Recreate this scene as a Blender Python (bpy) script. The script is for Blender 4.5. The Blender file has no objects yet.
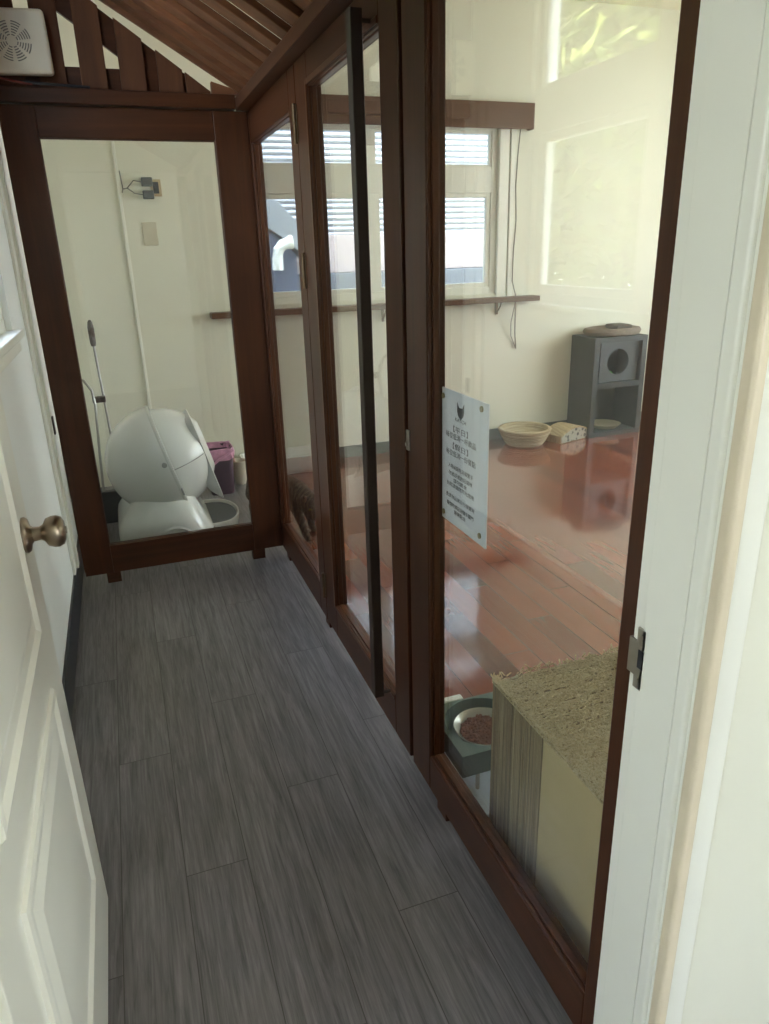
import bpy, bmesh, math, random
from mathutils import Vector, Matrix
random.seed(7)
SC = bpy.context.scene
COL = SC.collection
PI = math.pi

# ------------------------------------------------------------------ helpers
def srgb(r, g, b):
    def f(c):
        c /= 255.0
        return c / 12.92 if c <= 0.04045 else ((c + 0.055) / 1.055) ** 2.4
    return (f(r), f(g), f(b), 1.0)

class MB:
    """collects shapes into one mesh"""
    def __init__(s): s.bm = bmesh.new()
    def _merge(s, b):
        me = bpy.data.meshes.new('t'); b.to_mesh(me); b.free()
        s.bm.from_mesh(me); bpy.data.meshes.remove(me)
        return s
    def box(s, x0, x1, y0, y1, z0, z1, bev=0.0, seg=2, M=None):
        b = bmesh.new()
        bmesh.ops.create_cube(b, size=1)
        for v in b.verts:
            v.co = Vector(((x0 + x1) / 2 + v.co.x * (x1 - x0), (y0 + y1) / 2 + v.co.y * (y1 - y0), (z0 + z1) / 2 + v.co.z * (z1 - z0)))
        if bev > 0:
            bmesh.ops.bevel(b, geom=b.edges[:], offset=bev, segments=seg, affect='EDGES', profile=0.5)
        if M is not None: bmesh.ops.transform(b, matrix=M, verts=b.verts)
        return s._merge(b)
    def cyl(s, p, q, r, r2=None, n=16, cap=True):
        p, q = Vector(p), Vector(q); r2 = r if r2 is None else r2
        d = q - p
        b = bmesh.new()
        bmesh.ops.create_cone(b, cap_ends=cap, segments=n, radius1=r, radius2=r2, depth=d.length)
        M = Matrix.Translation((p + q) / 2) @ d.to_track_quat('Z', 'Y').to_matrix().to_4x4()
        bmesh.ops.transform(b, matrix=M, verts=b.verts)
        return s._merge(b)
    def tube(s, pts, r, n=8):
        pts = [Vector(p) for p in pts]
        b = bmesh.new(); rings = []
        for i, p in enumerate(pts):
            t = (pts[min(i + 1, len(pts) - 1)] - pts[max(i - 1, 0)]).normalized()
            u = t.cross(Vector((0.13, 0.3, 0.95)))
            if u.length < 1e-3: u = t.cross(Vector((1, 0, 0)))
            u.normalize(); w = t.cross(u)
            rings.append([b.verts.new(p + u * math.cos(2 * PI * k / n) * r + w * math.sin(2 * PI * k / n) * r) for k in range(n)])
        for a, c in zip(rings, rings[1:]):
            for k in range(n): b.faces.new((a[k], a[(k + 1) % n], c[(k + 1) % n], c[k]))
        b.faces.new(rings[0]); b.faces.new(rings[-1])
        bmesh.ops.recalc_face_normals(b, faces=b.faces)
        return s._merge(b)
    def lathe(s, prof, c=(0, 0, 0), n=32, M=None, sx=1, sy=1):
        b = bmesh.new(); rings = []
        for r, z in prof:
            if r < 1e-5: rings.append([b.verts.new((0, 0, z))])
            else: rings.append([b.verts.new((r * sx * math.cos(2 * PI * k / n), r * sy * math.sin(2 * PI * k / n), z)) for k in range(n)])
        for a, d in zip(rings, rings[1:]):
            for k in range(n):
                k2 = (k + 1) % n
                if len(a) == 1 and len(d) == 1: continue
                if len(a) == 1: b.faces.new((a[0], d[k2], d[k]))
                elif len(d) == 1: b.faces.new((a[k], a[k2], d[0]))
                else: b.faces.new((a[k], a[k2], d[k2], d[k]))
        bmesh.ops.recalc_face_normals(b, faces=b.faces)
        if M is not None: bmesh.ops.transform(b, matrix=M, verts=b.verts)
        bmesh.ops.translate(b, vec=Vector(c), verts=b.verts)
        return s._merge(b)
    def prism(s, poly, d, bev=0.0):
        """poly: 3d points of a planar face, extruded by vector d"""
        b = bmesh.new()
        f = b.faces.new([b.verts.new(Vector(p)) for p in poly])
        r = bmesh.ops.extrude_face_region(b, geom=[f])
        bmesh.ops.translate(b, vec=Vector(d), verts=[v for v in r['geom'] if isinstance(v, bmesh.types.BMVert)])
        bmesh.ops.recalc_face_normals(b, faces=b.faces)
        if bev > 0: bmesh.ops.bevel(b, geom=b.edges[:], offset=bev, segments=2, affect='EDGES', profile=0.5)
        return s._merge(b)
    def ball(s, c, r, sc=(1, 1, 1), n=24, M=None):
        b = bmesh.new()
        bmesh.ops.create_uvsphere(b, u_segments=n, v_segments=max(8, n // 2), radius=r)
        for v in b.verts: v.co = Vector((v.co.x * sc[0], v.co.y * sc[1], v.co.z * sc[2]))
        if M is not None: bmesh.ops.transform(b, matrix=M, verts=b.verts)
        bmesh.ops.translate(b, vec=Vector(c), verts=b.verts)
        return s._merge(b)
    def loft(s, rings, close=True):
        b = bmesh.new(); R = [[b.verts.new(p) for p in r] for r in rings]
        n = len(R[0])
        for a, d in zip(R, R[1:]):
            for k in range(n): b.faces.new((a[k], a[(k + 1) % n], d[(k + 1) % n], d[k]))
        if close: b.faces.new(R[0]); b.faces.new(R[-1])
        bmesh.ops.recalc_face_normals(b, faces=b.faces)
        return s._merge(b)
    def frame(s, ax, a0, a1, z0, z1, w, d0, d1, bev=0.0):
        """rectangular ring in plane perpendicular to ax ('x' or 'y'); w=(left,right,bottom,top)"""
        l, r, bo, t = w if isinstance(w, tuple) else (w,) * 4
        def bx(p0, p1, q0, q1):
            if ax == 'x': s.box(d0, d1, p0, p1, q0, q1, bev)
            else: s.box(p0, p1, d0, d1, q0, q1, bev)
        bx(a0, a0 + l, z0, z1); bx(a1 - r, a1, z0, z1)
        bx(a0 + l, a1 - r, z0, z0 + bo); bx(a0 + l, a1 - r, z1 - t, z1)
        return s
    def build(s, name, mat, parent=None, smooth=False):
        if parent is not None:
            bmesh.ops.translate(s.bm, vec=-world_loc(parent), verts=s.bm.verts)
        me = bpy.data.meshes.new(name); s.bm.to_mesh(me); s.bm.free()
        me.materials.append(mat)
        if smooth:
            for p in me.polygons: p.use_smooth = True
            try: me.set_sharp_from_angle(angle=math.radians(40))
            except Exception: pass
        o = bpy.data.objects.new(name, me); COL.objects.link(o)
        if parent is not None: o.parent = parent
        return o

def world_loc(o):
    v = Vector((0, 0, 0))
    while o is not None:
        v += o.location; o = o.parent
    return v

def tag(o, label=None, cat=None, group=None, kind=None):
    if label: o['label'] = label
    if cat: o['category'] = cat
    if group: o['group'] = group
    if kind: o['kind'] = kind
    return o
def thing(name, loc, label, cat, group=None):
    o = bpy.data.objects.new(name, None); COL.objects.link(o); o.location = loc
    o.empty_display_size = 0.05
    return tag(o, label, cat, group)
def struct(o, label=None, cat=None): return tag(o, label, cat, kind='structure')

# ------------------------------------------------------------------ materials
def mat(name):
    m = bpy.data.materials.new(name); m.use_nodes = True
    nt = m.node_tree; bs = nt.nodes['Principled BSDF']
    return m, nt, bs
def N(nt, t, **k):
    n = nt.nodes.new(t)
    for a, b in k.items(): setattr(n, a, b)
    return n
def L(nt, a, b): nt.links.new(a, b)
def ramp(nt, fac, stops):
    r = N(nt, 'ShaderNodeValToRGB')
    e = r.color_ramp.elements
    while len(e) < len(stops): e.new(0.5)
    for el, (p, c) in zip(e, stops): el.position = p; el.color = c
    L(nt, fac, r.inputs['Fac']); return r.outputs['Color']
def coords(nt, scale=(1, 1, 1), rot=(0, 0, 0), kind='Object', loc=(0, 0, 0)):
    tc = N(nt, 'ShaderNodeTexCoord'); mp = N(nt, 'ShaderNodeMapping')
    mp.inputs['Scale'].default_value = scale; mp.inputs['Rotation'].default_value = rot; mp.inputs['Location'].default_value = loc
    L(nt, tc.outputs[kind], mp.inputs['Vector']); return mp.outputs['Vector']
def geo_coords(nt, scale=(1, 1, 1), rot=(0, 0, 0), loc=(0, 0, 0)):
    g = N(nt, 'ShaderNodeNewGeometry'); mp = N(nt, 'ShaderNodeMapping')
    mp.inputs['Scale'].default_value = scale; mp.inputs['Rotation'].default_value = rot; mp.inputs['Location'].default_value = loc
    L(nt, g.outputs['Position'], mp.inputs['Vector']); return mp.outputs['Vector']
def noise(nt, vec, scale=5, detail=4, rough=0.55, dist=0):
    n = N(nt, 'ShaderNodeTexNoise'); n.inputs['Scale'].default_value = scale; n.inputs['Detail'].default_value = detail
    n.inputs['Roughness'].default_value = rough; n.inputs['Distortion'].default_value = dist
    L(nt, vec, n.inputs['Vector']); return n.outputs['Fac']
def bump(nt, h, bs, strength=0.2, dist=0.01):
    b = N(nt, 'ShaderNodeBump'); b.inputs['Strength'].default_value = strength; b.inputs['Distance'].default_value = dist
    L(nt, h, b.inputs['Height']); L(nt, b.outputs['Normal'], bs.inputs['Normal']); return b
def mixc(nt, fac, a, b, mode='MIX'):
    m = N(nt, 'ShaderNodeMix', data_type='RGBA', blend_type=mode)
    for v, i in ((fac, 0), (a, 6), (b, 7)):
        if isinstance(v, (int, float, tuple)): m.inputs[i].default_value = v
        else: L(nt, v, m.inputs[i])
    return m.outputs[2]
def plain(name, col, rough=0.5, metal=0.0, var=0.06, vs=9.0, coat=0.0, bumps=0.0, bscale=80):
    m, nt, bs = mat(name)
    v = coords(nt)
    f = noise(nt, v, vs, 4)
    c0 = tuple(max(0, x * (1 - var)) for x in col[:3]) + (1,); c1 = tuple(min(1, x * (1 + var)) for x in col[:3]) + (1,)
    L(nt, ramp(nt, f, [(0.3, c0), (0.7, c1)]), bs.inputs['Base Color'])
    bs.inputs['Roughness'].default_value = rough; bs.inputs['Metallic'].default_value = metal
    bs.inputs['Coat Weight'].default_value = coat
    if bumps > 0: bump(nt, noise(nt, v, bscale, 3), bs, bumps, 0.002)
    return m
def wood(name, dark, light, axis='z', rough=0.40, freq=26, coat=0.06, spec=0.28):
    m, nt, bs = mat(name)
    st = {'x': (0.05, 1, 1), 'y': (1, 0.05, 1), 'z': (1, 1, 0.05)}[axis]
    v = geo_coords(nt, st)
    f = noise(nt, v, freq, 6, 0.62, 0.6)
    f2 = noise(nt, geo_coords(nt, (1, 1, 1)), 2.3, 3)
    c = ramp(nt, f, [(0.28, dark), (0.72, light)])
    c = mixc(nt, 0.35, c, ramp(nt, f2, [(0.3, dark), (0.75, light)]))
    L(nt, c, bs.inputs['Base Color'])
    bs.inputs['Roughness'].default_value = rough
    bs.inputs['Specular IOR Level'].default_value = spec
    bs.inputs['Coat Weight'].default_value = coat; bs.inputs['Coat Roughness'].default_value = 0.25
    bump(nt, f, bs, 0.08, 0.002)
    return m
WD, WL = srgb(48, 25, 14), srgb(86, 49, 28)
M_woodz = wood('stained_wood_upright', WD, WL, 'z')
M_woody = wood('stained_wood_lengthwise', WD, WL, 'y')
M_woodx = wood('stained_wood_crosswise', WD, WL, 'x')
M_bead = wood('stained_moulding', srgb(54, 29, 18), srgb(98, 58, 35), 'z', 0.3)
M_slat = wood('roof_slat_wood', srgb(78, 48, 32), srgb(130, 86, 58), 'x', 0.55, 22, 0.0, 0.3)
M_gable = wood('gable_board_wood', srgb(70, 41, 25), srgb(108, 68, 44), 'z', 0.6, 20, 0.0, 0.3)
M_bar = plain('dark_bronze_metal', srgb(54, 40, 32), 0.55)
M_shelf = wood('brown_shelf_wood', srgb(84, 59, 45), srgb(116, 86, 66), 'x', 0.45)

def wall_mat(name, col, stain=0.05):
    m, nt, bs = mat(name)
    v = geo_coords(nt)
    f = noise(nt, v, 1.7, 5, 0.6)
    c1 = tuple(x * (1 - stain) for x in col[:3]) + (1,)
    L(nt, ramp(nt, f, [(0.35, c1), (0.65, col)]), bs.inputs['Base Color'])
    bs.inputs['Roughness'].default_value = 0.6
    bump(nt, noise(nt, v, 60, 3), bs, 0.05, 0.002)
    return m
M_wall = wall_mat('cream_wall_paint', srgb(229, 228, 212))
M_wallw = wall_mat('white_wall_paint', srgb(232, 234, 230))
M_ceil = wall_mat('ceiling_paint', srgb(238, 234, 215))
M_white = plain('white_gloss_paint', srgb(236, 236, 226), 0.32, 0, 0.02, 3)
M_doorw = plain('white_door_paint', srgb(236, 234, 222), 0.28, 0, 0.02, 3, 0.2)
M_black = plain('black_vinyl', srgb(30, 32, 40), 0.35)
M_greybase = plain('grey_green_skirting', srgb(92, 100, 94), 0.5)

def glass_mat(name, tint=(0.97, 0.985, 0.97, 1), haze=0.0):
    m = bpy.data.materials.new(name); m.use_nodes = True
    nt = m.node_tree; nt.nodes.clear()
    out = N(nt, 'ShaderNodeOutputMaterial')
    tr = N(nt, 'ShaderNodeBsdfTransparent'); tr.inputs['Color'].default_value = tint
    gl = N(nt, 'ShaderNodeBsdfGlossy'); gl.inputs['Roughness'].default_value = 0.0
    gl.inputs['Color'].default_value = (1, 1, 1, 1)
    g = N(nt, 'ShaderNodeNewGeometry')
    ior = N(nt, 'ShaderNodeMix', data_type='FLOAT'); ior.inputs[2].default_value = 1.52; ior.inputs[3].default_value = 1 / 1.52
    L(nt, g.outputs['Backfacing'], ior.inputs[0])
    fr = N(nt, 'ShaderNodeFresnel'); L(nt, ior.outputs[0], fr.inputs['IOR'])
    mx = N(nt, 'ShaderNodeMixShader')
    L(nt, fr.outputs['Fac'], mx.inputs['Fac']); L(nt, tr.outputs[0], mx.inputs[1]); L(nt, gl.outputs[0], mx.inputs[2])
    last = mx.outputs[0]
    if haze > 0:   # a film of dust and smears on the pane
        df = N(nt, 'ShaderNodeBsdfDiffuse'); df.inputs['Color'].default_value = (0.8, 0.8, 0.74, 1)
        f = noise(nt, geo_coords(nt, (1, 1, 0.4)), 3.0, 5, 0.6, 1.5)
        mr = N(nt, 'ShaderNodeMapRange'); mr.inputs['From Min'].default_value = 0.35; mr.inputs['From Max'].default_value = 0.75
        mr.inputs['To Min'].default_value = haze * 0.3; mr.inputs['To Max'].default_value = haze
        L(nt, f, mr.inputs['Value'])
        m2 = N(nt, 'ShaderNodeMixShader'); L(nt, mr.outputs[0], m2.inputs['Fac']); L(nt, last, m2.inputs[1]); L(nt, df.outputs[0], m2.inputs[2])
        last = m2.outputs[0]
    L(nt, last, out.inputs['Surface'])
    return m
M_glass = glass_mat('partition_glass', haze=0.008)
M_wglass = glass_mat('window_glass')

def plank_mat(name, width, length, cols, seam, rough, grain_amt, seam_w=0.0018, off=0.37, bumpv=0.2, coat=0.0, x0=0.0, y0=0.0, rough_var=0.0, grain=(90, 3.0), spec=0.5):
    """planks that run along world Y"""
    m, nt, bs = mat(name)
    g = N(nt, 'ShaderNodeNewGeometry')
    sep = N(nt, 'ShaderNodeSeparateXYZ'); L(nt, g.outputs['Position'], sep.inputs[0])
    def math_(op, a, b=None):
        n = N(nt, 'ShaderNodeMath', operation=op)
        for i, v in enumerate((a, b)):
            if v is None: continue
            if isinstance(v, (int, float)): n.inputs[i].default_value = v
            else: L(nt, v, n.inputs[i])
        return n.outputs[0]
    u = math_('DIVIDE', math_('SUBTRACT', sep.outputs['X'], x0), width)
    row = math_('FLOOR', u); fu = math_('FRACT', u)
    wn = N(nt, 'ShaderNodeTexWhiteNoise', noise_dimensions='1D'); L(nt, row, wn.inputs['W'])
    v = math_('ADD', math_('DIVIDE', math_('SUBTRACT', sep.outputs['Y'], y0), length), math_('MULTIPLY', wn.outputs['Value'], 1.0) if off is None else math_('MULTIPLY', row, off))
    pl = math_('FLOOR', v); fv = math_('FRACT', v)
    cid = N(nt, 'ShaderNodeCombineXYZ'); L(nt, row, cid.inputs[0]); L(nt, pl, cid.inputs[1])
    wn2 = N(nt, 'ShaderNodeTexWhiteNoise', noise_dimensions='3D'); L(nt, cid.outputs[0], wn2.inputs['Vector'])
    # seams
    su = math_('MULTIPLY', math_('MINIMUM', fu, math_('SUBTRACT', 1.0, fu)), width)
    sv = math_('MULTIPLY', math_('MINIMUM', fv, math_('SUBTRACT', 1.0, fv)), length)
    d = math_('MINIMUM', su, sv)
    seamf = math_('LESS_THAN', d, seam_w)
    base = ramp(nt, wn2.outputs['Value'], cols)
    # grain, shifted per plank
    sh = N(nt, 'ShaderNodeVectorMath', operation='MULTIPLY_ADD')
    L(nt, wn2.outputs['Color'], sh.inputs[0]); sh.inputs[1].default_value = (7, 7, 7); L(nt, g.outputs['Position'], sh.inputs[2])
    mp = N(nt, 'ShaderNodeMapping'); mp.inputs['Scale'].default_value = (grain[0], grain[1], 1); L(nt, sh.outputs[0], mp.inputs['Vector'])
    n1 = noise(nt, mp.outputs[0], 1.0, 6, 0.7, 0.8)
    mp2 = N(nt, 'ShaderNodeMapping'); mp2.inputs['Scale'].default_value = (grain[0] * 0.22, grain[1] * 0.35, 1); L(nt, sh.outputs[0], mp2.inputs['Vector'])
    n2 = noise(nt, mp2.outputs[0], 1.0, 5, 0.6, 1.2)
    gr = math_('ADD', math_('MULTIPLY', n1, 0.6), math_('MULTIPLY', n2, 0.4))
    k = N(nt, 'ShaderNodeMapRange'); k.inputs['From Min'].default_value = 0.32; k.inputs['From Max'].default_value = 0.68
    k.inputs['To Min'].default_value = 1 - grain_amt; k.inputs['To Max'].default_value = 1 + grain_amt
    L(nt, gr, k.inputs['Value'])
    vm = N(nt, 'ShaderNodeVectorMath', operation='SCALE'); L(nt, base, vm.inputs[0]); L(nt, k.outputs[0], vm.inputs['Scale'])
    c = mixc(nt, seamf, vm.outputs[0], seam)
    L(nt, c, bs.inputs['Base Color'])
    rr = N(nt, 'ShaderNodeMapRange'); rr.inputs['To Min'].default_value = max(0.02, rough - rough_var); rr.inputs['To Max'].default_value = rough + rough_var
    L(nt, n2, rr.inputs['Value']); L(nt, rr.outputs[0], bs.inputs['Roughness'])
    bs.inputs['Coat Weight'].default_value = coat; bs.inputs['Coat Roughness'].default_value = 0.07; bs.inputs['Coat IOR'].default_value = 1.75
    bs.inputs['Specular IOR Level'].default_value = spec
    hh = math_('SUBTRACT', math_('MULTIPLY', gr, 0.35), math_('MULTIPLY', seamf, 1.0))
    bump(nt, hh, bs, bumpv, 0.003)
    return m
M_vinyl = plank_mat('grey_vinyl_planks', 0.152, 1.22, [(0.0, srgb(115, 111, 111)), (0.5, srgb(119, 115, 115)), (1.0, srgb(123, 119, 119))], srgb(80, 75, 73), 0.33, 0.6, x0=-0.967, y0=-0.88, off=0.411, rough_var=0.08, grain=(110, 5), seam_w=0.0012)
M_redwood = plank_mat('red_wood_planks', 0.112, 0.92, [(0.0, srgb(96, 45, 29)), (0.45, srgb(132, 63, 38)), (0.8, srgb(142, 70, 42)), (1.0, srgb(154, 81, 50))], srgb(48, 24, 18), 0.13, 0.14, off=0.39, x0=0.0, y0=-0.4, coat=0.65, rough_var=0.03, grain=(50, 2.4), bumpv=0.08, seam_w=0.0016)

M_plastic = plain('white_plastic', srgb(228, 229, 224), 0.24, 0, 0.015, 4, 0.25)
M_plasticm = plain('matt_white_plastic', srgb(236, 232, 216), 0.45, 0, 0.03, 6)
M_greyplastic = plain('grey_plastic', srgb(150, 152, 150), 0.45)
M_darkmat = plain('dark_grey_rubber', srgb(84, 88, 90), 0.6, 0, 0.15, 60, 0, 0.4, 160)
M_darkseam = plain('dark_seam', srgb(96, 98, 96), 0.5)
M_steel = plain('brushed_steel', srgb(176, 170, 158), 0.3, 0.95, 0.08, 30)
M_nickel = plain('antique_nickel', srgb(158, 144, 126), 0.3, 1.0, 0.05, 20)
M_brass = plain('tarnished_brass', srgb(112, 92, 70), 0.4, 0.7, 0.15, 40)
M_cat_dummy = None

# ------------------------------------------------------------------ camera (solved from the photograph's vanishing points)
F = 716.19
yaw, pitch, roll = 0.3389, 0.3518, 0.0294
cam_loc = Vector((-0.62727, -3.341235, 1.45))
fwd = Vector((math.sin(yaw) * math.cos(pitch), math.cos(yaw) * math.cos(pitch), -math.sin(pitch)))
rt = Vector((math.cos(yaw), -math.sin(yaw), 0)); dn = fwd.cross(rt)
R_ = rt * math.cos(roll) + dn * math.sin(roll); D_ = -rt * math.sin(roll) + dn * math.cos(roll)
cd = bpy.data.cameras.new('camera'); cam = bpy.data.objects.new('camera', cd); COL.objects.link(cam)
cd.sensor_fit = 'VERTICAL'; cd.sensor_height = 36.0; cd.sensor_width = 36.0 * 769 / 1024; cd.lens = F * 36.0 / 1024
cd.clip_start = 0.01
cam.matrix_world = Matrix(((R_.x, -D_.x, -fwd.x, cam_loc.x), (R_.y, -D_.y, -fwd.y, cam_loc.y), (R_.z, -D_.z, -fwd.z, cam_loc.z), (0, 0, 0, 1)))
SC.camera = cam

# ------------------------------------------------------------------ room shell
XL, YF, XR, YW0, YW1, ZC = -0.972, 1.62, 4.4, -2.683, -2.80, 3.0
CX0, CX1, CY0 = -2.6, 1.7, -5.2         # the room the photographer stands in
TW = 0.16
def holed(ax, p0, p1, a0, a1, z0, z1, holes):
    """wall slab with rectangular openings"""
    m = MB()
    def bx(u0, u1, w0, w1):
        if u1 - u0 < 1e-4 or w1 - w0 < 1e-4: return
        if ax == 'x': m.box(p0, p1, u0, u1, w0, w1)
        else: m.box(u0, u1, p0, p1, w0, w1)
    cur = a0
    for (h0, h1, k0, k1) in sorted(holes):
        bx(cur, h0, z0, z1); bx(h0, h1, z0, k0); bx(h0, h1, k1, z1); cur = h1
    bx(cur, a1, z0, z1)
    return m
struct(MB().box(XL, 0.046, YW1, YF, -0.08, 0.0).build('floor', M_vinyl))
struct(MB().box(0.046, XR, YW1, YF, -0.08, 0.0).build('floor_2', M_redwood))
struct(MB().box(CX0, CX1, CY0, YW1, -0.08, 0.0).build('floor_3', M_vinyl))
struct(MB().box(XL - 0.085, XR + TW, YW1 - 0.0, YF + TW, ZC, ZC + 0.1).build('ceiling', M_ceil))
struct(MB().box(CX0 - 0.1, CX1 + 0.1, CY0 - 0.1, YW1, 2.7, 2.8).build('ceiling_2', M_ceil))
W_L = (-1.27, -0.52, 1.21, 2.62)      # window in the left wall (y0,y1,z0,z1)
W_F = (0.29, 2.05, 1.115, 2.24)       # window in the far wall (x0,x1,z0,z1)
W_R = (-2.2, 0.9, 0.75, 2.6)          # window in the right wall of the cat room
W_S = (-4.7, -3.6, 0.9, 2.2)           # added side window, lights the door jamb from the photographer's room
W_B = (0.62, 1.62, 0.8, 2.3)          # window of the photographer's room
struct(holed('x', XL - 0.085, XL, YW1, YF + TW, 0, ZC, [W_L]).build('wall_left', M_wallw))
struct(holed('y', YF, YF + TW, XL, XR, 0, ZC, [W_F]).build('wall_far', M_wall))
struct(holed('x', XR, XR + TW, YW1, YF + TW, 0, ZC, [W_R]).build('wall_right', M_wall))
struct(holed('y', YW1, YW0, XL, XR, 0, ZC, [(-0.89, -0.055, -0.001, 2.08)]).build('wall_front', M_wall))
struct(MB().box(CX0, XL, YW1 + 0.001, YW0, 0, 2.7).build('wall_front_2', M_wallw))
struct(holed('x', CX0 - 0.1, CX0, CY0, YW1, 0, 2.7, [W_S]).build('wall_back_left', M_wallw))
struct(MB().box(CX1, CX1 + 0.1, CY0, YW1, 0, 2.7).build('wall_back_right', M_wallw))
struct(holed('y', CY0 - 0.1, CY0, CX0, CX1, 0, 2.7, [W_B]).build('wall_back', M_wallw))

# skirtings
struct(MB().box(XL, XL + 0.012, YW0, YF, 0, 0.132, 0.002).build('baseboard_left', M_black))
struct(MB().box(0.0, XR, YF - 0.012, YF, 0, 0.085, 0.003).build('baseboard_far', M_greybase))

# door frame of the white door (jamb, stop, casing) as trim
t1 = bpy.data.objects.new('trim_1', None); COL.objects.link(t1); t1.location = (-0.06, -2.74, 0)
struct(t1, 'white painted door frame with steel strike plate at the right edge of the view', 'door frame')
m = MB(); m.box(-0.06, -0.02, -2.80, -2.683, 0, 2.06, 0.002)
m.box(-0.93, -0.885, -2.80, -2.683, 0, 2.06, 0.002); m.box(-0.885, -0.06, -2.80, -2.683, 2.035, 2.08, 0.002)
m.build('jamb', M_white, t1)
MB().box(-0.0625, -0.06, -2.768, -2.703, 0, 2.035, 0.001).build('door_stop', M_white, t1)
m = MB()
m.box(-0.0660, -0.052, -2.792, -2.770, 0, 2.05, 0.005, 4)
m.box(-0.056, -0.050, -2.797, -2.790, 0, 2.06)
m.box(-0.0445, -0.009, -2.807, -2.799, 0, 2.09, 0.002)
MB().box(-0.064, -0.046, -2.816, -2.7965, 0, 2.075, 0.006, 4).build('casing_bead', plain('aged_beige_paint', srgb(220, 207, 182), 0.4), t1)
m.box(-0.97, -0.89, -2.814, -2.80, 0, 2.115, 0.003); m.box(-0.89, -0.06, -2.814, -2.80, 2.04, 2.115, 0.003)
m.build('casing', M_white, t1)
m = MB()
m.box(-0.0625, -0.0595, -2.7095, -2.6935, 0.905, 0.992, 0.0006)
m.box(-0.0625, -0.0595, -2.6945, -2.683, 0.922, 0.972, 0.0006)
m.box(-0.0625, -0.0575, -2.684, -2.6795, 0.922, 0.972, 0.0008)
sp = m.build('strike_plate', M_steel, t1); tag(sp, 'steel strike plate')
MB().box(-0.0630, -0.0615, -2.7085, -2.6985, 0.936, 0.962).build('latch_hole', M_black, sp)
m = MB()
for z in (0.981, 0.916): m.cyl((-0.0633, -2.702, z), (-0.0620, -2.702, z), 0.0035, n=12)
m.build('screw', M_steel, sp)

# white vertical casing strip on the left wall beside the back partition, with its latch
t2 = bpy.data.objects.new('trim_2', None); COL.objects.link(t2); t2.location = (XL, -0.05, 0)
struct(t2, 'white vertical casing strip on the left wall beside the back partition', 'trim')
MB().box(XL, XL + 0.022, -0.075, -0.012, 0.132, 2.1, 0.002).build('casing', M_white, t2)
MB().box(XL, XL + 0.012, -0.155, -0.085, 0.132, 2.1, 0.003).build('casing', M_white, t2)
MB().box(XL + 0.0215, XL + 0.028, -0.05, -0.018, 0.745, 0.82, 0.001).build('latch_plate', M_bar, t2)

# ------------------------------------------------------------------ windows
def window(nm, ax, p, thick, a0, a1, z0, z1, splits, rail, out, label, dep=0.0):
    """sash window; p = inner wall plane; out = +1/-1 direction to the outside; splits = mullion positions; rail = (z_low,z_high) of the mid rail"""
    e = bpy.data.objects.new(nm, None); COL.objects.link(e)
    e.location = (p, (a0 + a1) / 2, z0) if ax == 'x' else ((a0 + a1) / 2, p, z0)
    struct(e, label, 'window')
    p = p + out * dep
    d0, d1 = sorted((p + out * 0.02, p + out * 0.085))
    MB().frame(ax, a0, a1, z0, z1, (0.045, 0.045, 0.05, 0.045), d0, d1, 0.003).build('window_frame', M_white, e)
    def bar(u0, u1, w0, w1, q0, q1, nme):
        m = MB()
        if ax == 'x': m.box(q0, q1, u0, u1, w0, w1, 0.003)
        else: m.box(u0, u1, q0, q1, w0, w1, 0.003)
        return m.build(nme, M_white, e)
    bar(a0 + 0.045, a1 - 0.045, rail[0], rail[1], d0, d1, 'transom_rail')
    edges = [a0 + 0.045] + [v for s_ in splits for v in (s_ - 0.03, s_ + 0.03)] + [a1 - 0.045]
    for s_ in splits: bar(s_ - 0.03, s_ + 0.03, z0 + 0.05, z1 - 0.045, d0 + 0.002, d1 - 0.002, 'mullion')
    for i in range(0, len(edges), 2):
        u0, u1 = edges[i], edges[i + 1]
        for w0, w1 in ((z0 + 0.05, rail[0]), (rail[1], z1 - 0.045)):
            f0, f1 = sorted((p + out * 0.03, p + out * 0.065))
            sw = 0.032 if w0 < rail[0] else 0.014
            s_ = MB().frame(ax, u0, u1, w0, w1, sw, f0, f1, 0.003).build('sash', M_white, e)
            g0, g1 = sorted((p + out * 0.046, p + out * 0.050))
            m = MB()
            if ax == 'x': m.box(g0, g1, u0 + sw - .004, u1 - sw + .004, w0 + sw - .004, w1 - sw + .004)
            else: m.box(u0 + sw - .004, u1 - sw + .004, g0, g1, w0 + sw - .004, w1 - sw + .004)
            m.build('pane', M_wglass, s_)
    return e
w1 = window('window_1', 'y', YF, TW, W_F[0], W_F[1], W_F[2], W_F[3], [1.10], (1.805, 1.975), 1, 'white wooden window in the far wall above the brown shelf board')
w2 = window('window_2', 'x', XL, TW, W_L[0], W_L[1], W_L[2], W_L[3], [], (1.86, 2.02), -1, 'white window in the left corridor wall with trees outside', 0.0)
w3 = window('window_3', 'x', XR, TW, W_R[0], W_R[1], W_R[2], W_R[3], [-1.2, -0.1], (1.9, 2.0), 1, 'wide white window in the right wall of the cat room')
w4 = window('window_4', 'y', CY0, 0.1, W_B[0], W_B[1], W_B[2], W_B[3], [1.12], (1.8, 1.9), -1, 'window of the room behind the photographer')
w5 = window('window_added', 'x', CX0, 0.1, W_S[0], W_S[1], W_S[2], W_S[3], [], (1.7, 1.8), -1, 'added side window to light the door jamb, in the room behind the photographer')
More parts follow.
